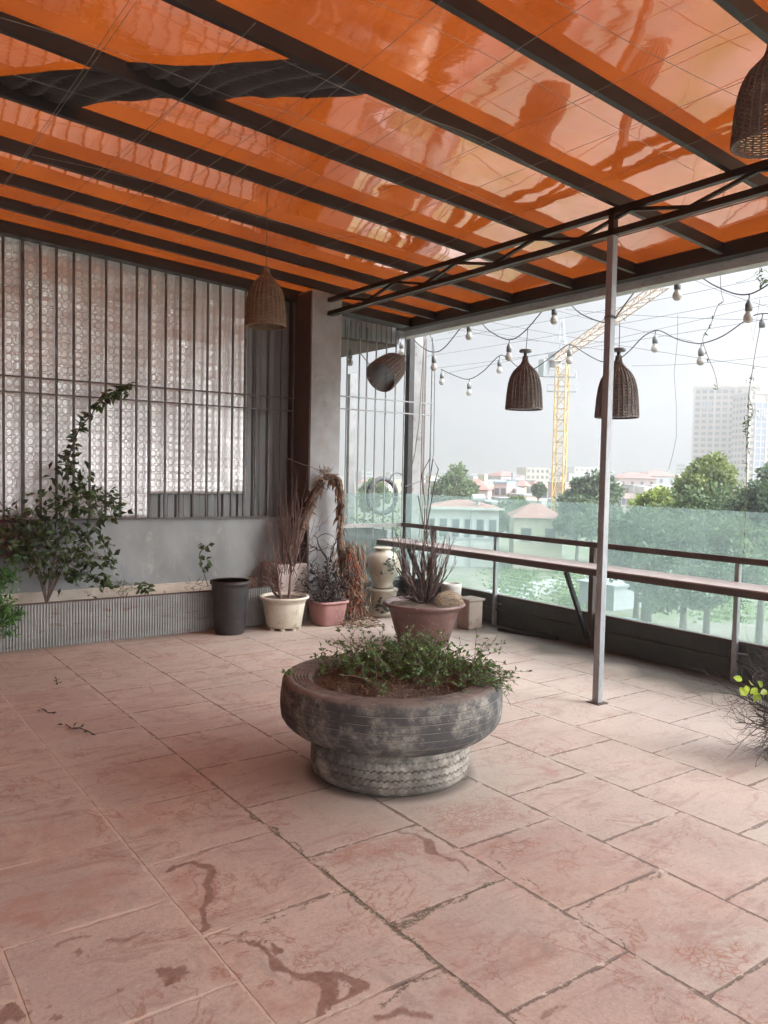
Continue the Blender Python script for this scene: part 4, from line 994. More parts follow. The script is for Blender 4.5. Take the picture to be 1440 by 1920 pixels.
# ------------------------------------------------------------------ leafy shrub with arching vine in the trough
def leafy(root, spots, mt, lw, ll, seed, droop=-.1, stems=True):
    random.seed(seed); lf = MB(); st = MB()
    for (px, py, Y, rad, n) in spots:
        c_ = ony(px, py, Y)
        for k in range(n):
            q = c_+Vector((random.gauss(0, rad), random.gauss(0, rad*.45), random.gauss(0, rad)))
            if q.y > WY-.07: q.y = WY-.07-random.random()*.05
            s = random.uniform(.6, 1.2)
            lf.leaf(q, (random.gauss(0, .7), random.gauss(-.2, .5), random.gauss(droop, .6)), lw*s, ll*s, fold=.2)
    return lf
def left_shrub():
    random.seed(77)
    root = empty('leafy_shrub', ony(87, 1133, 7.08), 'dark green leafy shrub rooted in the ribbed trough with an arching leafy vine tip', 'shrub')
    sp = [(120, 985, 7.12, .10, 95), (90, 1000, 7.1, .11, 90), (60, 1010, 7.1, .11, 90), (130, 925, 7.12, .09, 80), (150, 910, 7.12, .08, 50), (130, 880, 7.12, .06, 40),
          (30, 1000, 7.12, .10, 60), (160, 1020, 7.1, .08, 55), (110, 1050, 7.08, .09, 70), (150, 1055, 7.08, .08, 50), (170, 1075, 7.06, .06, 28), (200, 1050, 7.08, .06, 24), (190, 1095, 7.04, .05, 30),
          (210, 935, 7.15, .05, 32), (205, 955, 7.15, .05, 26), (235, 960, 7.15, .03, 10), (180, 965, 7.12, .05, 24), (10, 955, 7.12, .05, 16), (60, 960, 7.12, .05, 16), (160, 940, 7.1, .07, 30),
          (60, 1040, 7.08, .08, 40), (90, 1080, 7.06, .03, 12), (140, 1080, 7.05, .05, 20), (205, 1045, 7.08, .03, 8), (100, 960, 7.1, .09, 50)]
    sp = [(a, b_, c_, d_*1.05, int(n_*.72)) for a, b_, c_, d_, n_ in sp]
    lf = leafy(root, sp, None, .046, .088, 77)
    vine = [(125, 900), (128, 860), (140, 825), (150, 800), (170, 780), (185, 755), (205, 742), (222, 733), (238, 722), (243, 735)]
    st = MB(); vp = [ony(x, y, 7.0) for x, y in vine]
    st.tube(vp, [.008-.0006*i for i in range(len(vp))], 5)
    for i in range(len(vp)-1):
        for k in range(19):
            q = vp[i].lerp(vp[i+1], random.random())+Vector((random.gauss(0, .012), 0, random.gauss(0, .014)))
            lf.leaf(q, (random.gauss(-.2, .6), random.gauss(0, .4), random.gauss(-.35, .5)), random.uniform(.026, .045), random.uniform(.05, .09), fold=.2)
    for tgt in ((120, 985), (60, 1010), (130, 925), (30, 1000), (160, 1020), (205, 940), (190, 1090), (205, 1045), (10, 955), (150, 1055)):
        a = ony(87, 1133, 7.08); m_ = ony(90+(tgt[0]-90)*.3, 1050, 7.09); e_ = ony(*tgt, 7.1)
        st.tube([a, a.lerp(m_, .6), m_, m_.lerp(e_, .5)+Vector((random.gauss(0, .02), 0, random.gauss(0, .02))), e_], [.007, .0055, .005, .004, .003], 5)
    for k in range(60):
        x, y, *_ = random.choice(sp); e_ = ony(x, y, 7.1); branch(st, e_, Vector((random.gauss(0, 1), random.gauss(0, .3), random.gauss(.1, .7))), .13, .003, 1, .5, .1, n=4)
    child(st, 'stems', M['twig'], root); child(lf, 'foliage', M['leaf_dark'], root)
left_shrub()
random.seed(14)
root = empty('dry_tangle', ony(30, 1010, 7.2), 'brown tangle of dry twigs behind the leafy shrub at the left edge', 'plant')
mb = MB()
for k in range(60):
    branch(mb, ony(random.uniform(-60, 50), random.uniform(985, 1045), 7.18), Vector((random.gauss(0, 1), 0, random.gauss(0, .5))), .16, .0035, 1, .6, 0, n=4, wob=.3)
child(mb, 'twigs', M['twig'], root)
lf = leafy(root, [(10, 1000, 7.2, .09, 80), (-30, 1010, 7.2, .1, 80), (35, 1030, 7.2, .06, 40)], None, .04, .07, 15); child(lf, 'dead_leaves', M['twig_red'], root)
root = empty('fern_plant', ony(2, 1140, 6.98), 'bright green feathery plant at the left edge hanging over the trough', 'plant')
lf = leafy(root, [(0, 1085, 6.98, .05, 120), (18, 1070, 6.98, .04, 90), (5, 1130, 6.92, .05, 90), (15, 1155, 6.90, .05, 90), (30, 1150, 6.90, .03, 50), (-30, 1120, 6.95, .09, 200), (15, 1180, 6.90, .03, 30)], None, .018, .06, 18, -.3)
child(lf, 'foliage', M['leaf_fresh'], root)
st = MB()
for t in ((10, 1085), (15, 1150), (-20, 1110), (25, 1165)): st.tube([ony(-12, 1160, 7.02), ony((t[0]-12)/2, t[1]-20, 6.96), ony(*t, 6.93)], .003, 4)
child(st, 'stems', M['twig'], root)
# seedling beside the black pot and small trough plants
root = empty('seedling', ony(388, 1095, 7.08), 'small curled seedling with round leaves between the trough wall and black pot', 'plant')
st = MB().tube([ony(390, 1098, 7.05), ony(384, 1080, 7.05), ony(377, 1060, 7.06), ony(374, 1040, 7.08), ony(384, 1022, 7.08)], .004, 5); child(st, 'stem', M['twig'], root)
lf = MB(); random.seed(2)
for x, y in ((372, 1028), (380, 1020), (390, 1022), (383, 1030), (378, 1040), (386, 1050), (377, 1052), (388, 1056), (380, 1066), (372, 1046), (384, 1062)):
    for _ in range(2): lf.leaf(ony(x, y, 7.06), (random.gauss(.4, .5), random.gauss(-.3, .2), random.gauss(-.3, .4)), .045, .065, fold=.2)
child(lf, 'foliage', M['leaf_dark'], root)
for i, (x0_, x1_, lab, mt) in enumerate(((215, 250, 'low olive grass tuft in the trough right of the leafy shrub', 'leaf_hang'), (262, 285, 'small drooping leafy sprig hanging over the trough rim', 'leaf_dark'), (355, 385, 'wiry sprig creeping over the trough rim beside the black pot', 'twig'))):
    c_ = ony((x0_+x1_)/2, 1110, 7.05); root = empty('trough_sprig', (c_.x, c_.y, .30), lab, 'plant', 'small sprigs in the trough'); lf = MB(); random.seed(30+i)
    for k in range((70, 36, 18)[i]):
        q = ony(random.uniform(x0_, x1_), 1100+random.uniform(-8, 10), 7.04); q.z = max(q.z, .36)
        lf.leaf(q, (random.gauss(0, .8), random.gauss(-.2, .4), random.gauss(.3, .6) if i != 1 else random.gauss(-.2, .4)), (.006, .03, .008)[i], (.07, .06, .09)[i])
    child(lf, 'foliage', M[mt], root)
    child(MB().tube([(c_.x, c_.y, .30), (c_.x+.01, c_.y-.01, .36), (c_.x+.03, c_.y-.02, .40)], .004, 4), 'stem', M['twig'], root)

# ------------------------------------------------------------------ twiggy shrub at the right edge
def right_shrub():
    random.seed(61); c_ = onz(1500, 1420); root = empty('twiggy_shrub', (c_.x, c_.y, 0), 'dense leafless dark twiggy shrub at the right edge with a few lime green leaves', 'shrub')
    child(MB().lathe([(.10, .001), (.14, .16), (.15, .165), (.13, .15)], 24, (c_.x, c_.y, 0)), 'pot', M['black_pot'], root, True)
    mb = MB(); R_ = Vector((rt.x, rt.y, 0)); F_ = Vector((fw.x, fw.y, 0)); b = Vector((c_.x, c_.y, .14))
    for k in range(32):
        branch(mb, b, R_*random.uniform(-1.5, .5)+F_*random.uniform(-.5, .6)+Vector((0, 0, random.uniform(.1, 1.1))), random.uniform(.22, .40), .0065, 3, .70, .05, wob=.22, n=4, kids=(2, 4))
    branch(mb, b, -R_*.25+Vector((0, 0, 1.6)), .5, .008, 2, .4, .4, wob=.1)
    child(mb, 'branches', M['twig_dark'], root, True)
    lf = MB(); D = c_.dot(fw)
    for (x, y) in ((1392, 1275), (1398, 1285), (1388, 1288), (1408, 1280), (1402, 1297), (1420, 1290), (1425, 1300), (1430, 1287), (1415, 1305), (1438, 1295), (1445, 1290), (1428, 1310), (1440, 1305)):
        p_ = at(x, y, D-.05); d = Vector((random.gauss(0, .6), random.gauss(0, .4), random.gauss(-.1, .5))).normalized(); a_ = d.cross(Vector((-fw.x, -fw.y, .5))).normalized(); n_ = a_.cross(d)
        vs = [p_]+[p_+d*(.046*t_)+a_*(.017*w_*sg)+n_*.004*w_ for sg in (1, -1) for t_, w_ in ((.15, .6), (.4, 1), (.65, .9), (.88, .45))]+[p_+d*.05]+[p_+d*(.046*t_) for t_ in (.15, .4, .65, .88)]
        fs = [(0, 10, 1), (1, 10, 11, 2), (2, 11, 12, 3), (3, 12, 13, 4), (4, 13, 9), (0, 5, 10), (5, 6, 11, 10), (6, 7, 12, 11), (7, 8, 13, 12), (8, 9, 13)]
        lf.add(vs, fs)
    child(lf, 'leaf', M['leaf_lime'], root)
right_shrub()
# dead sprigs on the floor
for i, (pts, lab) in enumerate((([(123, 1358), (135, 1366), (150, 1365), (165, 1371), (178, 1378)], 'curled dry brown twig lying on the tiles at the left'), ([(80, 1330), (90, 1336), (103, 1337)], 'tiny dry leaf scrap on the tiles left of the curled twig'), ([(106, 1276), (108, 1283)], 'tiny upright dry scrap on the tiles near the ribbed trough'))):
    mb = MB(); random.seed(90+i); P = [onz(x, y, .008) for x, y in pts]; mb.tube(P, .003, 4)
    for k in range(12 if i == 0 else 5):
        q = random.choice(P); mb.leaf(q+Vector((random.gauss(0, .01), random.gauss(0, .01), .003)), (random.gauss(0, 1), random.gauss(0, 1), random.uniform(0, .4)), .012, .035)
    tag(mb.build('dry_twig', M['twig_dark'], origin=P[0]), lab, 'twig', 'dry scraps on the tiles')

# ------------------------------------------------------------------ wicker pendant lamps
def wicker_mesh(prof, nr=26, nring=46):
    # prof: list (r,z) from top to bottom; real woven strands
    L = [0]
    for (a, b_), (c_, d_) in zip(prof, prof[1:]): L.append(L[-1]+math.hypot(c_-a, d_-b_))
    def pf(s):
        s *= L[-1]
        for i in range(len(prof)-1):
            if s <= L[i+1]+1e-9:
                t = (s-L[i])/(L[i+1]-L[i]); return (prof[i][0]*(1-t)+prof[i+1][0]*t, prof[i][1]*(1-t)+prof[i+1][1]*t)
        return prof[-1]
    ribs = MB(); weave = MB(); rim = MB()
    for k in range(nr):
        a = 2*math.pi*k/nr; ribs.tube([((pf(s/16)[0]+.0035)*math.cos(a), (pf(s/16)[0]+.0035)*math.sin(a), pf(s/16)[1]) for s in range(17)], .0042, 5, False)
    for j in range(nring):
        r_, z = pf((j+.5)/nring); n = nr*2; pts = []
        for k in range(n+1):
            a = math.pi*(k+.5)/nr; ph = (1 if ((k//1)+j) % 2 else -1)
            rr = r_+.0022*ph; pts.append((rr*math.cos(a), rr*math.sin(a), z))
        weave.tube(pts, .0044, 4, False)
    r_, z = prof[-1]
    for q in (0, 1): rim.tube([((r_+.001)*math.cos(t*.15), (r_+.001)*math.sin(t*.15), z+.004-q*.006) for t in range(43)], .0042, 6, False)
    return ribs, weave, rim
BELL = [(.013, 0), (.017, -.04), (.028, -.062), (.052, -.085), (.082, -.115), (.104, -.155), (.119, -.205), (.129, -.275), (.134, -.34), (.138, -.405)]
protos = {}
def lamp(loc, label, mtk, cordtop, scale=1.0, tilt=None, cap=False):
    root = empty('wicker_lamp', loc, label, 'pendant lamp', 'wicker pendant lamps')
    if mtk not in protos:
        obs = [mb.build(nm, M[mtk]) for mb, nm in zip(wicker_mesh(BELL), ('ribs', 'woven_shade', 'rim'))]; first = True; protos[mtk] = obs
    else: obs = protos[mtk]; first = False
    for ob in obs:
        o = ob if first else ob.copy()
        if not first: C.objects.link(o)
        o.parent = root
        o.scale = (scale,)*3
        if tilt is not None: o.rotation_euler = tilt
    lo = Vector(loc)
    if cordtop is not None:
        child(MB().tube([lo, lo.lerp(Vector(cordtop), .5)+Vector((.003, 0, 0)), cordtop], .003, 5), 'cord', M['cable'], root)
    if cap:
        cy = MB().lathe([(.045, .030), (.050, .034), (.050, .050), (.045, .054)], 24, lo); child(cy, 'ceiling_cap', M['socket'], root, True)
        child(MB().lathe([(.014, -.005), (.014, .03)], 12, lo), 'neck', M['cable'], root)
    return root
# lamp by the column: shade top (497,500), bottom (.. ,622), width 75
def lamp_at(px, ytop, wpx, hpx, D, **k):
    p_ = at(px, ytop, D); s = wpx/FPX*D/.276; return p_, s
D1 = 75/FPX; D = .276*1.0/D1
p_ = at(499, 500, 5.45); lamp(p_, 'brown woven wicker bell lamp hanging under the roof beside the concrete column', 'wicker', (p_.x, p_.y, zr(p_.x)+.03), 75/FPX*5.45/.276)
p_ = at(985, 668, 6.6); lamp(p_, 'dark wicker bell lamp with round cap hanging outside in front of the crane', 'wicker_grey', (p_.x+.02, p_.y, p_.z+.24), 67/FPX*6.6/.276, cap=True)
p_ = at(1160, 667, 5.9); lamp(p_, 'dark wicker bell lamp with round cap hanging partly behind the steel post', 'wicker_grey', (p_.x, p_.y, p_.z+.24), 78/FPX*5.9/.276, cap=True)
p_ = at(1449, 78, 3.05); lamp(p_, 'large dark wicker bell lamp cut off by the right edge, under the roof', 'wicker_grey', (p_.x, p_.y, zr(p_.x)+.03), 128/FPX*3.05/.276)
# tilted one
c_ = at(757, 669, 7.9); v1 = (at(706, 713, 7.55)-c_).normalized()
q = (-v1).to_track_quat('Z', 'Y').to_euler()
p_ = c_; lamp(p_, 'wicker bell lamp knocked over sideways behind the corner grille, open end showing', 'wicker_grey', None, 59/FPX*7.8/.276, tilt=q)
o = MB().tube([p_, at(766, 664, 7.9), at(768, 640, 7.9)], .004, 5).build('lamp_hook', M['cable']); tag(o, 'short black hook cord holding the sideways wicker lamp', 'cord')

# ------------------------------------------------------------------ string lights
def bulb_parts(root, top, s=1.0, bulb=True):
    x, y, z = top
    so_ = child(MB().tube([(x, y, z), (x, y, z-.03*s)], .004*s, 6), 'drop', M['cable'], root)
    so_ = child(MB().lathe([(.008*s, -.10*s), (.021*s, -.098*s), (.022*s, -.06*s), (.016*s, -.045*s), (.007*s, -.028*s)], 16, (x, y, z)), 'socket', M['socket'], root, True)
    if bulb:
        mb = MB().lathe([(.004*s, -.170*s), (.018*s, -.166*s), (.028*s, -.152*s), (.030*s, -.138*s), (.026*s, -.122*s), (.017*s, -.108*s), (.015*s, -.098*s)], 16, (x, y, z))
        o = child(mb, 'bulb', M['bulb'], root, True); o.parent = so_
def smooth_path(P, n=6):
    out = []
    for i in range(len(P)-1):
        p0 = P[max(i-1, 0)]; p1 = P[i]; p2 = P[i+1]; p3 = P[min(i+2, len(P)-1)]
        for k in range(n):
            t = k/n; out.append(.5*((2*p1)+(-p0+p2)*t+(2*p0-5*p1+4*p2-p3)*t*t+(-p0+3*p1-3*p2+p3)*t*t*t))
    return out+[P[-1]]
def string_light(pts, bulbs, X, label, drop=True, dead=()):
    P = [onx(x, y, X) for x, y in pts]; root = empty('string_light', P[len(P)//2], label, 'string light', 'festoon strings of unlit bulbs')
    child(MB().tube(smooth_path(P), .006, 5), 'cable', M['cable'], root)
    for i, (x, y) in enumerate(bulbs):
        t = onx(x, y, X); bulb_parts(root, t, 1.25, i not in dead)
string_light([(768, 628), (790, 650), (813, 660), (835, 650), (873, 603), (885, 596), (900, 603), (920, 622), (955, 637), (985, 620), (1027, 571), (1040, 565), (1060, 563), (1089, 588), (1129, 604), (1150, 600), (1162, 584), (1183, 556), (1211, 523), (1250, 515), (1298, 513), (1339, 535), (1375, 550), (1402, 552), (1425, 543), (1460, 520)],
             [(814, 660), (880, 600), (955, 637), (1040, 566), (1271, 514), (1405, 552)], 5.74, 'outer festoon cable looping along the gutter with round unlit bulbs')
string_light([(827, 692), (850, 703), (878, 711), (905, 697), (935, 668), (950, 670), (971, 688), (990, 692), (1004, 690), (1035, 668), (1062, 648), (1075, 648), (1100, 664), (1129, 678), (1155, 676), (1180, 658), (1205, 632), (1225, 621), (1240, 621), (1270, 636), (1300, 643), (1320, 643), (1357, 629), (1405, 596), (1430, 588), (1470, 590)],
             [(829, 692), (880, 711), (937, 668), (1068, 647), (1229, 621), (1315, 643), (1430, 588)], 6.9, 'lower festoon cable sagging in front of the sky with round unlit bulbs', dead=(6,))
def string_b(pts, bulbs, Y, label):
    P = [ony(x, y, Y) for x, y in pts]; root = empty('string_light', P[0], label, 'string light', 'festoon strings of unlit bulbs')
    child(MB().tube(smooth_path(P), .006, 5), 'cable', M['cable'], root)
    for x, y in bulbs: bulb_parts(root, ony(x, y, Y), 1.25)
string_b([(640, 655), (658, 652), (675, 662), (699, 690), (720, 700), (740, 690), (770, 680), (800, 670)], [(657, 653), (698, 688), (768, 681)], 8.2, 'short festoon cable with three bulbs behind the corner grille')
string_b([(735, 640), (752, 634), (775, 628)], [(753, 634)], 7.9, 'single unlit bulb on a short cable beside the sideways lamp')

# ------------------------------------------------------------------ wires
wi = 0
def wire(P, label, r=.0016, mt='wire', cat='wire', grp='thin wires strung under and beyond the roof'):
    tag(MB().tube(P, r, 4, False).build('wire', M[mt], origin=P[0]), label, cat, grp)
def sagw(a, b_, s, n=12):
    return [a.lerp(b_, k/n)-Vector((0, 0, s*4*(k/n)*(1-k/n))) for k in range(n+1)]
# under the roof: lengthwise (along y) and crosswise
lw = [((0, 355), (243, 0)), ((12, 343), (300, -60)), ((190, 335), (480, 42)), ((327, 420), (830, 0)), ((80, 410), (342, 183)), ((210, 440), (660, 115)), ((480, 410), (1110, 0)), ((150, 440), (430, 238)), ((620, 400), (1420, 28)), ((330, 455), (760, 200)), ((560, 480), (1450, 130)), ((720, 500), (1440, 210))]
for i, (a, b_) in enumerate(lw):
    A_, B_ = onroof(*a, -.012), onroof(*b_, -.012)
    wire(sagw(A_, B_, .01), 'thin pale wire stretched across under the roof beams, %s from the left' % ordn(sorted(lw, key=lambda q: q[0][0]+q[1][0]).index((a, b_))))
bw = [((0, 33), (240, 105), (430, 180), (650, 250), (960, 400)), ((25, 140), (190, 188), (400, 235), (600, 330)), ((60, 290), (300, 345), (480, 405), (760, 470)), ((60, 385), (300, 425), (560, 500)), ((270, 0), (460, 80), (700, 190), (900, 260), (1100, 370)), ((690, 0), (860, 75), (1130, 225), (1300, 320)), ((1040, 0), (1200, 90), (1400, 190))]
for i, b__ in enumerate(bw):
    P = [onroof(x, y, -.02) for x, y in b__]; wire(smooth_path(P, 4), 'thin sagging wire along the roof beams, %s from the top' % ordn(sorted(bw, key=lambda q: q[1][1]-q[1][0]*.5).index(b__)))
# outside fans of wires, in the plane of the string lights
ow = [((805, 640), (1440, 520), 5.9), ((840, 625), (1440, 450), 5.9), ((800, 668), (1440, 555), 6.3), ((820, 690), (1440, 598), 6.3), ((835, 700), (1440, 570), 6.6), ((1185, 686), (1440, 668), 6.9), ((800, 600), (1160, 660), 6.0), ((900, 600), (1440, 690), 6.2), ((1060, 580), (1440, 600), 6.2), ((1270, 510), (1440, 575), 6.0), ((1000, 570), (1300, 640), 6.4), ((820, 610), (1010, 640), 6.1), ((1380, 530), (1440, 500), 5.9)]
for i, (a, b_, X) in enumerate(ow):
    wire(sagw(onx(*a, X), onx(*b_, X), .02), 'thin grey wire crossing the open sky, %s from above at its right end' % ordn(sorted(ow, key=lambda q: q[1][1]+q[1][0]*.01).index((a, b_, X))), .0018, 'wired')
# loose hanging cables at the corner
for i, (pts, Y, lab) in enumerate((([(800, 620), (794, 660), (790, 720), (786, 790), (778, 850), (766, 900)], 7.46, 'slack grey cable slanting down beside the corner pole'),
                              ([(805, 622), (813, 650), (815, 700), (814, 780), (813, 850), (808, 880), (795, 900), (760, 912)], 7.46, 'grey cable hanging straight down at the end of the corner grille and curving back'),
                              )):
    wire([ony(x, y, Y) for x, y in pts], lab, .005, 'cable', 'cable', 'loose cables at the corner')
for i, (pts, X, lab) in enumerate((([(1271, 590), (1270, 640), (1264, 700), (1268, 760), (1268, 820), (1262, 850), (1254, 880)], 6.0, 'thin wire hanging down from a bulb in front of the sky'),
                               ([(1402, 560), (1412, 640), (1425, 560)], 6.0, 'thin wire loop hanging from the upper right bulb'))):
    wire([onx(x, y, X) for x, y in pts], lab, .0018, 'wired', 'wire')
# hanging vines
def vine(pts, X, n, label, lw_=.012, ll=.035, seed=1):
    random.seed(seed); P = smooth_path([onx(x, y, X) for x, y in pts]); root = empty('hanging_vine', P[0], label, 'vine', 'dry vines hanging from the gutter')
    child(MB().tube(P, .0025, 4), 'stem', M['twig'], root); lf = MB()
    for k in range(n):
        i = random.randint(int(len(P)*.2), len(P)-1); lf.leaf(P[i]+Vector((random.gauss(0, .006), random.gauss(0, .012), 0)), (random.gauss(0, .5), random.gauss(0, .8), random.gauss(0, .6)), lw_*random.uniform(.6, 1.2), ll*random.uniform(.5, 1.3))
    child(lf, 'leaves', M['leaf_hang'], root)
vine([(1430, 590), (1418, 650), (1410, 700), (1404, 740), (1402, 800), (1400, 860), (1400, 900), (1396, 950), (1390, 1010), (1384, 1035)], 5.72, 100, 'long leafy vine hanging from the gutter down to the railing at the right', seed=1)
vine([(1350, 505), (1352, 545), (1356, 565), (1345, 575), (1332, 610), (1322, 625), (1318, 640), (1328, 670), (1340, 700), (1346, 730)], 5.75, 26, 'thin dry vine with few leaves hanging in front of the tower', seed=2)
vine([(1430, 490), (1424, 510), (1432, 530), (1422, 525), (1440, 530)], 5.74, 30, 'small leafy sprig hanging from the gutter at the right edge', .018, .05, seed=3)
vine([(1404, 745), (1412, 775), (1398, 800), (1404, 850)], 5.73, 30, 'short side shoot of vine in front of the tower', seed=4)

# ------------------------------------------------------------------ the city beyond
GZ = -7.5
def ground():
    S = 1500; n = 2
    mb = MB().add([(-S, -S, GZ), (S, -S, GZ), (S, S, GZ), (-S, S, GZ)], [(0, 1, 2, 3)])
    mt, t, p = mat('city_ground'); v = objc(t)
    c0 = mixc(t, ramp(t, noi(t, v, .09, 6, .65), .42, .58), (.15, .13, .11), (.085, .11, .045))
    c0 = mixc(t, ramp(t, noi(t, v, .6, 5, .7), .5, .66), c0, (.19, .175, .15))
    c0 = mixc(t, ramp(t, noi(t, v, 3, 4, .7), .5, .7), c0, (.07, .12, .03))
    t.links.new(c0, p.inputs['Base Color']); p.inputs['Roughness'].default_value = .9
    tag(mb.build('ground', mt), kind='structure')
ground()
gp = lambda px, D, z=GZ: (lambda q: Vector((q.x, q.y, z)))(at(px, 900, D))
ztop = lambda px, py, D: at(px, py, D).z
def path():
    mb = MB()
    P = [gp(700, 38), gp(950, 60), gp(1150, 74), gp(1500, 100)]
    Lf = []; 
    for i, p_ in enumerate(P):
        d = (P[min(i+1, 3)]-P[max(i-1, 0)]).normalized(); s = Vector((-d.y, d.x, 0))*2.2; Lf += [p_+s+Vector((0, 0, .02)), p_-s+Vector((0, 0, .02))]
    mb.add(Lf, [(0, 1, 3, 2), (2, 3, 5, 4), (4, 5, 7, 6)])
    tag(mb.build('road', pm('asphalt_grey', (.30, .29, .27), (.24, .235, .22), 1, .9, 0)), kind='structure')
path()
# tilled vegetable rows
random.seed(9)
lf = MB()
for k in range(6000):
    px = random.choice((random.gauss(970, 22), random.gauss(1080, 22), random.gauss(1370, 40))); D = random.uniform(50, 78)
    q = gp(px, D); q.x = round(q.x/1.6)*1.6+random.gauss(0, .25)
    lf.leaf(q, (random.gauss(0, 1), random.gauss(0, 1), random.uniform(.3, 1.2)), .16, random.uniform(.15, .4))
tag(lf.build('vegetable_patch', pm('crop_green', (.09, .17, .035), (.13, .21, .055), .3, .7, 0, island=True, transl=.3)), 'bright green leafy ground crop below the terrace', 'crop', kind='stuff')

def windows(root, x0, x1, zs, y, w, h, n, front=-1, mt='pane'):
    pass
def house(px, D, wpx, ytop, depth, wall, roof, label, name='house', ang=None, win=(3, 2), hip=True, cat='house', grp='houses of the city beyond', rise=1.2, par=True, zbase=GZ, winsz=(.9, 1.3), detail=False):
    c_ = gp(px, D); W_ = wpx/FPX*D; zt = ztop(px, ytop, D)
    root = empty(name, (c_.x, c_.y, GZ), label, cat, grp)
    a = ang if ang is not None else math.atan2(fw.x, fw.y)*-1+random.uniform(-.4, .4)
    ux = Vector((math.cos(a), math.sin(a), 0)); uy = Vector((-math.sin(a), math.cos(a), 0))
    def T(x, y, z): q = c_+ux*x+uy*y; return (q.x, q.y, z)
    def tb(x0, x1, y0, y1, z0, z1):
        return MB().add([T(x, y, z) for z in (z0, z1) for y in (y0, y1) for x in (x0, x1)], [(0, 2, 3, 1), (4, 5, 7, 6), (0, 1, 5, 4), (2, 6, 7, 3), (0, 4, 6, 2), (1, 3, 7, 5)])
    hw = W_/2
    child(tb(-hw, hw, 0, depth, GZ, zt), 'wall', M[wall], root)
    if roof:
        e = .35; rt_ = rise
        if hip:
            k = min(hw, depth/2)*.8
            vs = [T(-hw-e, -e, zt+.02), T(hw+e, -e, zt+.02), T(hw+e, depth+e, zt+.02), T(-hw-e, depth+e, zt+.02), T(-hw+k, depth/2, zt+rt_), T(hw-k, depth/2, zt+rt_)]
            child(MB().add(vs, [(0, 1, 5, 4), (1, 2, 5), (2, 3, 4, 5), (3, 0, 4), (0, 3, 2, 1)]), 'roof', M[roof], root)
        else: child(tb(-hw-.15, hw+.15, -.15, depth+.15, zt+.01, zt+.3), 'roof', M[roof], root)
    nc, nrw = win
    for r_ in range(nrw):
        for k in range(nc):
            x = -hw+W_*(k+.5)/nc; z = zt-1.0-r_*3.1-winsz[1]
            if z < GZ+.4: continue
            fr_ = child(tb(x-winsz[0]/2-.08, x+winsz[0]/2+.08, -.06, -.004, z-.08, z+winsz[1]+.08), 'window', M['roof_grey' if detail else wall], root)
            pn = child(tb(x-winsz[0]/2, x+winsz[0]/2, -.075, -.062, z, z+winsz[1]), 'pane', M['pane'], root); pn.parent = fr_
    return root, T, tb, hw, zt, depth
random.seed(100)
# the two near houses
D = 80; c0 = -math.atan2(fw.x, fw.y)
root, T, tb, hw, zt, dp = house(868, 78, 138, 955, 9, 'hwhite', 'tile_red', 'white two-storey house with red tiled roof seen through the glass at the corner', ang=c0-.08, win=(6, 2), hip=True, rise=.8, winsz=(.62, 1.65), detail=True)
child(tb(-hw-.5, hw+.5, -.5, -.36, zt-.02, zt+.22), 'eave', M['hwhite'], root)
tk = MB(); q = Vector(T(hw*.45, 2, zt+.8)); tk.tube([q-Vector((.55, -.3, -.25)), q+Vector((.55, -.3, .25))], .36, 14); tk.tube([(q.x, q.y, zt-.1), (q.x, q.y, zt+.9)], .2, 8); child(tk, 'water_tank', M['crane_grey'], root)
child(tb(-hw-.03, hw+.03, -.055, -.005, zt-3.0, zt-2.8), 'floor_band', M['hgrey'], root); child(tb(hw*.22, hw*.22+.12, -.2, -.06, GZ+.1, zt-.05), 'drainpipe', M['hgrey'], root)
ac = tb(hw*.35, hw*.35+1.0, -.45, -.05, zt-4.2, zt-3.4); child(ac, 'air_conditioner', M['hwhite'], root)
house(1012, 76, 90, 972, 8, 'hcream', 'tile_red', 'cream house with red hipped roof beside the crane mast', ang=c0-.1, win=(2, 2), rise=1.3, winsz=(.9, 1.2), detail=True)
# mid-distance houses
mids = [(885, 150, 60, 918, 'hpink', 'tile_red'), (845, 190, 50, 905, 'hwhite', 'roof_grey'), (920, 210, 45, 900, 'hwhite', None), (950, 170, 42, 915, 'hgrey', 'hblue'), (985, 230, 40, 902, 'hcream', 'roof_grey'),
        (960, 260, 46, 893, 'hwhite', 'tile_red'), (1000, 150, 36, 930, 'hpink', 'roof_grey'), (1020, 190, 40, 917, 'hgrey', 'tile_red'), (975, 140, 30, 938, 'hwhite', 'roof_grey'), (1035, 260, 36, 905, 'hwhite', None),
        (905, 290, 40, 893, 'hgrey', None), (1090, 330, 50, 888, 'hwhite', 'roof_grey'), (1130, 340, 50, 887, 'hgrey', None), (1195, 260, 70, 897, 'hpink', 'tile_red'), (1240, 280, 60, 893, 'hgrey', 'tile_red'),
        (1210, 200, 44, 912, 'hwhite', 'roof_grey'), (1175, 170, 36, 926, 'hpink', None), (1250, 190, 50, 910, 'hwhite', None), (1275, 320, 40, 890, 'hcream', None), (820, 330, 60, 893, 'hwhite', None), (760, 300, 50, 900, 'hcream', None), (700, 260, 60, 905, 'hwhite', 'tile_red'),
        (940, 120, 34, 945, 'hgrey', 'roof_grey'), (1045, 130, 30, 938, 'hwhite', 'hblue'), (1150, 230, 40, 905, 'hcream', 'roof_grey'), (1310, 240, 50, 905, 'hwhite', None)]
desc = {'hpink': 'dull pink', 'hwhite': 'white', 'hgrey': 'grey', 'hcream': 'cream'}
rd = {'tile_red': 'red roof', 'roof_grey': 'grey roof', 'hblue': 'blue sheet roof', None: 'flat top'}
def side(px): return 'left of the glass corner pole' if px < 800 else 'right of the corner pole' if px < 900 else 'left of the crane mast' if px < 1035 else 'between crane mast and steel post' if px < 1120 else 'right of the steel post' if px < 1290 else 'below the tower block'
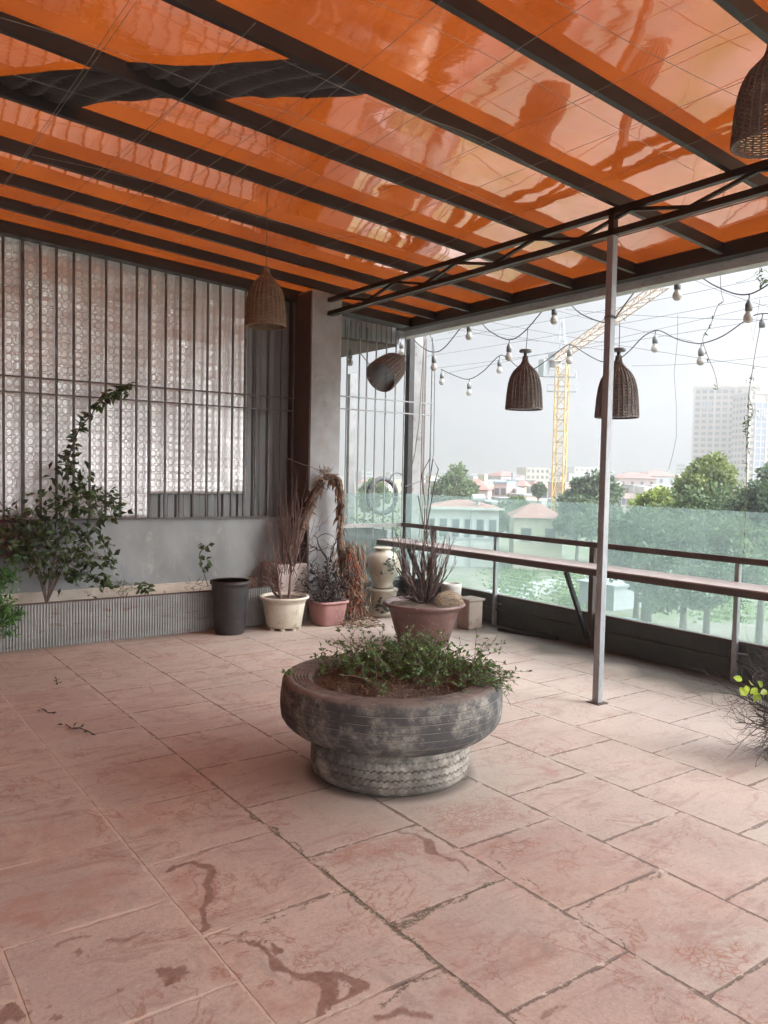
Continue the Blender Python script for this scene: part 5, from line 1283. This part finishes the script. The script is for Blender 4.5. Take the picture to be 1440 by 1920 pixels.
for i, (px, D, wp, yt, wl, rf) in enumerate(mids):
    dist = 'near' if D < 160 else 'mid-distance' if D < 240 else 'far'
    house(px, D, wp, yt, random.uniform(8, 12), wl, rf, '%s %s city house with %s, %s' % (dist, desc[wl], rd[rf], side(px)), win=(random.randint(3, 4), 2), hip=rf == 'tile_red', rise=random.uniform(1, 2))
random.seed(222)
small = sorted((random.uniform(805, 1290), random.uniform(150, 380), random.uniform(16, 34)) for _ in range(26))
for i, (px, D, wp) in enumerate(small):
    wl = random.choice(('hwhite', 'hgrey', 'hcream', 'hpink', 'hwhite')); rf = random.choice(('tile_red', 'roof_grey', None, 'hblue', None, 'roof_grey'))
    yt = 890+(px-720)*.018+random.uniform(-4, 10)+2400/D
    rt__ = house(px, D, wp, yt, random.uniform(6, 10), wl, rf, 'small %s city house with %s, %s from the left of the smallest' % (desc[wl], rd[rf], ordn(i) if i < 17 else '%dth' % (i+1)), win=(2, 2), hip=rf == 'tile_red', rise=random.uniform(.8, 1.6), grp='smallest houses among the city roofs')
    if i % 3 == 0:
        r_, T_, tb_, hw_, zt_, dp_ = rt__
        child(tb_(-hw_*.4, hw_*.3, dp_*.3, dp_*.7, zt_+.35, zt_+2.4), 'stair_head', M[wl], r_)
# far blocks, very faint
fars = [(1008, 420, 46, 877), (1030, 500, 24, 884), (975, 560, 26, 888), (935, 520, 20, 884), (1100, 520, 52, 876), (1135, 560, 40, 884), (1215, 700, 30, 884), (1240, 760, 24, 880), (1275, 700, 16, 869), (895, 600, 30, 888), (860, 640, 26, 890), (825, 700, 24, 884), (1180, 640, 26, 886), (1068, 620, 18, 884), (745, 560, 30, 886), (690, 600, 26, 884)]
for i, (px, D, wp, yt) in enumerate(fars):
    side_ = side(px); house(px, D, wp, yt, 14, random.choice(('hwhite', 'hgrey', 'hcream')), None, 'faint pale skyline block, %s from the left among the faint ones' % (ordn(sorted(fars).index((px, D, wp, yt)))), name='apartment_block', win=(5, 3), cat='building', grp='faint blocks on the skyline', winsz=(1.4, 1.6))

# tower blocks on the right
def tower(px0, px1, ytop, D, label, cols, rot, name='tower_block', blue=None):
    pc = (px0+px1)/2; c_ = gp(pc, D); W_ = (px1-px0)/FPX*D; zt = ztop(pc, ytop, D); root = empty(name, (c_.x, c_.y, GZ), label, 'building', 'tower blocks at the right')
    a = c0+rot; ux = Vector((math.cos(a), math.sin(a), 0)); uy = Vector((-math.sin(a), math.cos(a), 0)); hw = W_/2; dp = W_*.6
    def T(x, y, z): q = c_+ux*x+uy*y; return (q.x, q.y, z)
    def tb(mb, x0, x1, y0, y1, z0, z1): return mb.add([T(x, y, z) for z in (z0, z1) for y in (y0, y1) for x in (x0, x1)], [(0, 2, 3, 1), (4, 5, 7, 6), (0, 1, 5, 4), (2, 6, 7, 3), (0, 4, 6, 2), (1, 3, 7, 5)])
    child(tb(MB(), -hw, hw, 0, dp, GZ, zt), 'wall', M['tower'], root)
    child(tb(MB(), -hw-.5, hw+.5, -.5, dp+.5, zt+.01, zt+1.2), 'roof', M['tower_col'], root)
    child(tb(MB(), -hw*.4, hw*.4, dp*.3, dp*.7, zt+1.21, zt+4), 'roof_house', M['tower_col'], root)
    fh = 3.2; nf = int((zt+30-GZ)/fh); rows = int(min(26, (zt-(-5))/fh))
    cnt = 0
    for r_ in range(rows):
        z = zt-2.6-r_*fh
        mb = MB()
        for k in range(cols):
            if blue and blue[0] <= k <= blue[1]: continue
            x = -hw+W_*(k+.5)/cols; ww = W_/cols*.33; tb(mb, x-ww, x+ww, -.15, -.02, z-.2, z+1.5)
        for k in range(5):
            y = dp*(k+.5)/5; ww = dp/5*.28; tb(mb, -hw-.15, -hw-.02, y-ww, y+ww, z-.2, z+1.5)
        child(mb, 'window_row', M['pane'], root)
    if blue:
        x0 = -hw+W_*blue[0]/cols; x1 = -hw+W_*(blue[1]+1)/cols
        child(tb(MB(), x0, x1, -.3, -.05, GZ, zt-4), 'glass_strip', M['tower_blue'], root)
        mb = MB()
        for r_ in range(rows): z = zt-4-r_*fh; tb(mb, x0, x1, -.42, -.31, z-.5, z)
        for k in range(3): x = x0+(x1-x0)*k/2; tb(mb, x-.25, x+.25, -.43, -.305, GZ, zt-4)
        child(mb, 'mullions', M['tower_col'], root)
    mb = MB()
    for k in range(0, cols+1, 3): x = -hw+W_*k/cols; tb(mb, x-.5, x+.5, -.6, -.021, GZ, zt)
    child(mb, 'piers', M['tower_col'], root)
    if blue:
        lg = MB()
        for k in range(4): x = -hw+W_*(.10+.05*k); tb(lg, x, x+W_*.035, -.9, -.65, zt-11-(k % 2), zt-7.5)
        child(lg, 'roof_sign', M['roof_grey'], root)
tower(1300, 1408, 728, 430, 'tall beige tower block with blue glass strip, left of the leafy hanging vine', 9, -.35, blue=(7, 8))
tower(1398, 1500, 740, 400, 'tall beige tower block at the right edge behind the hanging vine', 9, .1, blue=(1, 2))

# crane
def crane():
    D = 110; base = gp(1048, D); zt = ztop(1048, 684, D); root = empty('tower_crane', base, 'yellow lattice tower crane rising above the houses with raised jib', 'crane')
    a = .45; ux = Vector((math.cos(a), math.sin(a), 0)); uy = Vector((-math.sin(a), math.cos(a), 0)); s = .72
    def lattice(p0, p1, s0, s1, u_, v_, step, r1, r2, tri=False):
        mb = MB(); L = (p1-p0).length; n = int(L/step)
        cs = [(-1, -1), (1, -1), (1, 1), (-1, 1)] if not tri else [(-1, -1), (1, -1), (0, 1)]
        def P(k, t): w_ = s0*(1-t)+s1*t; return p0.lerp(p1, t)+u_*cs[k][0]*w_+v_*cs[k][1]*w_
        for k in range(len(cs)): mb.tube([P(k, 0), P(k, 1)], r1, 4)
        for i in range(n):
            for k in range(len(cs)):
                k2 = (k+1) % len(cs)
                mb.tube([P(k, i/n), P(k2, (i+1)/n)] if (i+k) % 2 else [P(k2, i/n), P(k, (i+1)/n)], r2, 3, False)
                mb.tube([P(k, i/n), P(k2, i/n)], r2, 3, False)
        return mb
    top = Vector((base.x, base.y, zt))
    child(lattice(base, top, s, s, ux, uy, 1.5, .10, .05), 'mast', M['crane'], root)
    R_ = Vector((rt.x, rt.y, 0)).normalized()
    # slewing platform, climbing frame rails
    mb = MB()
    for z, w_ in ((ztop(1048, 708, D), 1.9), (ztop(1048, 735, D), 2.0)):
        for sgn in (-1, 1): mb.bar((base.x-R_.x*w_, base.y-R_.y*w_, z), (base.x+R_.x*w_, base.y+R_.y*w_, z), .15, .15)
        for k in (-1, 1):
            q = base+R_*w_*k; mb.tube([(q.x, q.y, z), (q.x, q.y, z+.9)], .05, 4); mb.tube([(q.x, q.y, z+.9), (q.x-R_.x*.9*k, q.y-R_.y*.9*k, z+.9)], .05, 4)
    child(mb, 'platform', M['crane_grey'], root)
    cab = at(1040, 676, D); child(MB().box(cab.x-.6, cab.x+.7, cab.y-.7, cab.y+.7, cab.z-.9, cab.z+.9), 'cab', M['crane_grey'], root)
    cw = at(1022, 690, D); child(MB().box(cw.x-.8, cw.x+.4, cw.y-.5, cw.y+.5, cw.z-1.2, cw.z+1.1), 'counterweight', M['crane_grey'], root)
    child(MB().bar((cw.x, cw.y, cw.z+1.2), (base.x, base.y, zt+.6), .9, .35), 'counter_jib', M['crane_grey'], root)
    ap = at(1055, 598, D)
    mb = lattice(top, ap, .6, .12, ux, uy, 1.4, .07, .04); mb.tube([ap, (cw.x, cw.y, cw.z+1.3)], .05, 4); child(mb, 'tower_head', M['crane_grey'], root)
    # jib: rises to the right and comes towards the viewer
    j0 = at(1040, 672, D); j1 = at(1245, 530, D*.70); d = (j1-j0).normalized(); sd_ = d.cross(Vector((0, 0, 1))).normalized(); uv = sd_.cross(d)
    child(lattice(j0, j1, .62, .5, sd_, uv, 1.4, .08, .045, True), 'jib', M['crane_jib'], root)
    child(MB().tube([at(1128, 640, D*.85), at(1127, 760, D*.85), at(1120, 872, D*.85)], .03, 4), 'hoist_rope', M['crane_grey'], root)
crane()

# trees
def tree(px, D, wpx, ytop, ybot, mt, label, seed, ls=.34, dens=1.0, grp='trees below the terrace', name='broadleaf_tree'):
    random.seed(seed); c_ = gp(px, D); W_ = wpx/FPX*D/2; zt = ztop(px, ytop, D); zbt = ztop(px, ybot, D); zc = (zt+zbt)/2; H_ = (zt-zbt)/2
    root = empty(name, (c_.x, c_.y, GZ), label, 'tree', grp)
    tr = MB(); tr.tube([(c_.x, c_.y, GZ), (c_.x+.1, c_.y, (GZ+zc)/2), (c_.x, c_.y+.1, zc)], [.20, .15, .09], 8)
    lf = MB(); nc = int(46*dens)
    cl = []
    for k in range(nc):
        th = random.uniform(0, 2*math.pi); ph = math.acos(random.uniform(-.75, 1)); rr = random.uniform(.45, .92)
        bump_ = 1+.42*mnoise.noise(Vector((math.cos(th)*1.5, math.sin(th)*1.5, ph+seed)))
        q = Vector((math.sin(ph)*math.cos(th)*W_*rr*bump_, math.sin(ph)*math.sin(th)*W_*rr*bump_*.8, math.cos(ph)*H_*rr*bump_)); cl.append(q)
        p_ = Vector((c_.x, c_.y, zc))+q
        if k % 3 == 0: tr.tube([(c_.x, c_.y, zc-H_*.6), Vector((c_.x, c_.y, zc-H_*.3))+q*.45, p_], [.14, .08, .03], 5)
        rad = random.uniform(.16, .36)*min(W_, H_*1.3)
        for i in range(int(210*random.uniform(.7, 1.3))):
            v_ = Vector((random.gauss(0, 1), random.gauss(0, 1), random.gauss(0, .8))); v_ = v_.normalized()*rad*random.random()**.4
            s = ls*.72*random.uniform(.6, 1.3)
            lf.leaf(p_+v_, v_+Vector((random.gauss(0, .6), random.gauss(0, .6), random.gauss(.1, .6)))*rad, s*.8, s*1.15, fold=.1)
    child(tr, 'trunk', M['bark'], root, True); child(lf, 'crown', M[mt], root)
tree(1335, 46, 140, 850, 1010, 'tree_a', 'tallest olive green tree in front of the beige tower block', 1, .30, 1.3)
tree(1290, 44, 200, 920, 1100, 'tree_c', 'broad green tree below the tallest tree seen partly through the glass', 2, .30, 1.4)
tree(1225, 50, 110, 905, 1040, 'tree_y', 'yellow green tree right of the steel post', 3, .30)
tree(1215, 43, 150, 960, 1110, 'tree_b', 'dark green tree behind the glass right of the steel post', 4, .30, 1.2)
tree(1435, 42, 130, 880, 1100, 'tree_b', 'dark green tree at the right edge under the tower block', 5, .30, 1.3)
tree(1390, 40, 150, 960, 1130, 'tree_c', 'green tree behind the glass near the right edge', 6, .30, 1.2)
tree(1112, 85, 122, 884, 980, 'tree_b', 'round dark green tree directly behind the steel post', 7, .45, 1.2)
tree(1085, 74, 90, 935, 1020, 'tree_b', 'dark green tree between crane mast and steel post behind the glass', 8, .4)
tree(850, 120, 90, 884, 960, 'tree_c', 'rounded green tree above the roof of the white house', 9, .6)
tree(968, 95, 74, 930, 1010, 'tree_c', 'bushy green tree between the white and the cream house', 10, .5)
tree(1165, 60, 60, 960, 1060, 'tree_c', 'small green tree just right of the steel post behind the glass', 11, .35)
tree(700, 110, 60, 900, 960, 'tree_c', 'green tree seen through the corner grille', 12, .55)
tree(1010, 130, 30, 905, 935, 'tree_b', 'small tree among the houses left of the crane', 13, .5, .5)
tree(1290, 38, 240, 1030, 1150, 'tree_b', 'low dark green tree under the counter line at the right', 14, .28, 1.4)
tree(1200, 46, 110, 1020, 1100, 'tree_c', 'low green tree under the counter line beside the steel post', 15, .3)
# pale tarpaulin tent and shed roofs under the trees
c_ = gp(1235, 36)
vs = []; n = 12
mb = MB()
ux = Vector((rt.x, rt.y, 0)).normalized(); uy = Vector((fw.x, fw.y, 0)).normalized()
for j in (0, 1):
    for k in range(n+1):
        a = math.pi*k/n; q = c_+ux*(2.0*math.cos(a))+uy*(j*4); vs.append((q.x, q.y, GZ+2.0*math.sin(a)))
mb.add(vs, [(k, k+1, n+2+k, n+1+k) for k in range(n)]+[tuple(range(n+1)), tuple(range(2*n+1, n, -1))])
tag(mb.build('tarpaulin_tent', pm('pale_tarp', (.40, .52, .50), (.35, .46, .45), 1, .6, 0)), 'pale green arched tarpaulin tent under the trees behind the glass', 'tent')
for i, (px, D, wl, lab) in enumerate(((1160, 56, 'hgrey', 'low pale shed with flat roof behind the steel post'), (1300, 34, 'hgrey', 'low grey shed under the trees left of the right baluster'), (1420, 33, 'hcream', 'low cream shed at the right edge behind the glass'))):
    c_ = gp(px, D); root = empty('shed', c_, lab, 'shed', 'low sheds below the terrace')
    child(MB().box(c_.x-2, c_.x+2, c_.y-1.5, c_.y+1.5, GZ, GZ+1.6), 'wall', M[wl], root); child(MB().box(c_.x-2.2, c_.x+2.2, c_.y-1.7, c_.y+1.7, GZ+1.61, GZ+1.75), 'roof', M['roof_grey'], root)

# ------------------------------------------------------------------ haze
def haze():
    S = 900
    mb = MB().box(-S, S, -S, S, GZ-1, 110); mt = bpy.data.materials.new('haze'); mt.use_nodes = True; t = mt.node_tree; t.nodes.clear()
    o = N(t, 'ShaderNodeOutputMaterial'); v = N(t, 'ShaderNodeVolumePrincipled'); v.inputs['Density'].default_value = .0017; v.inputs['Color'].default_value = (.63, .63, .64, 1); v.inputs['Anisotropy'].default_value = .7
    t.links.new(v.outputs[0], o.inputs['Volume'])
    ob = mb.build('haze', mt); tag(ob, 'pale city haze filling the air', 'haze', kind='stuff')
haze()
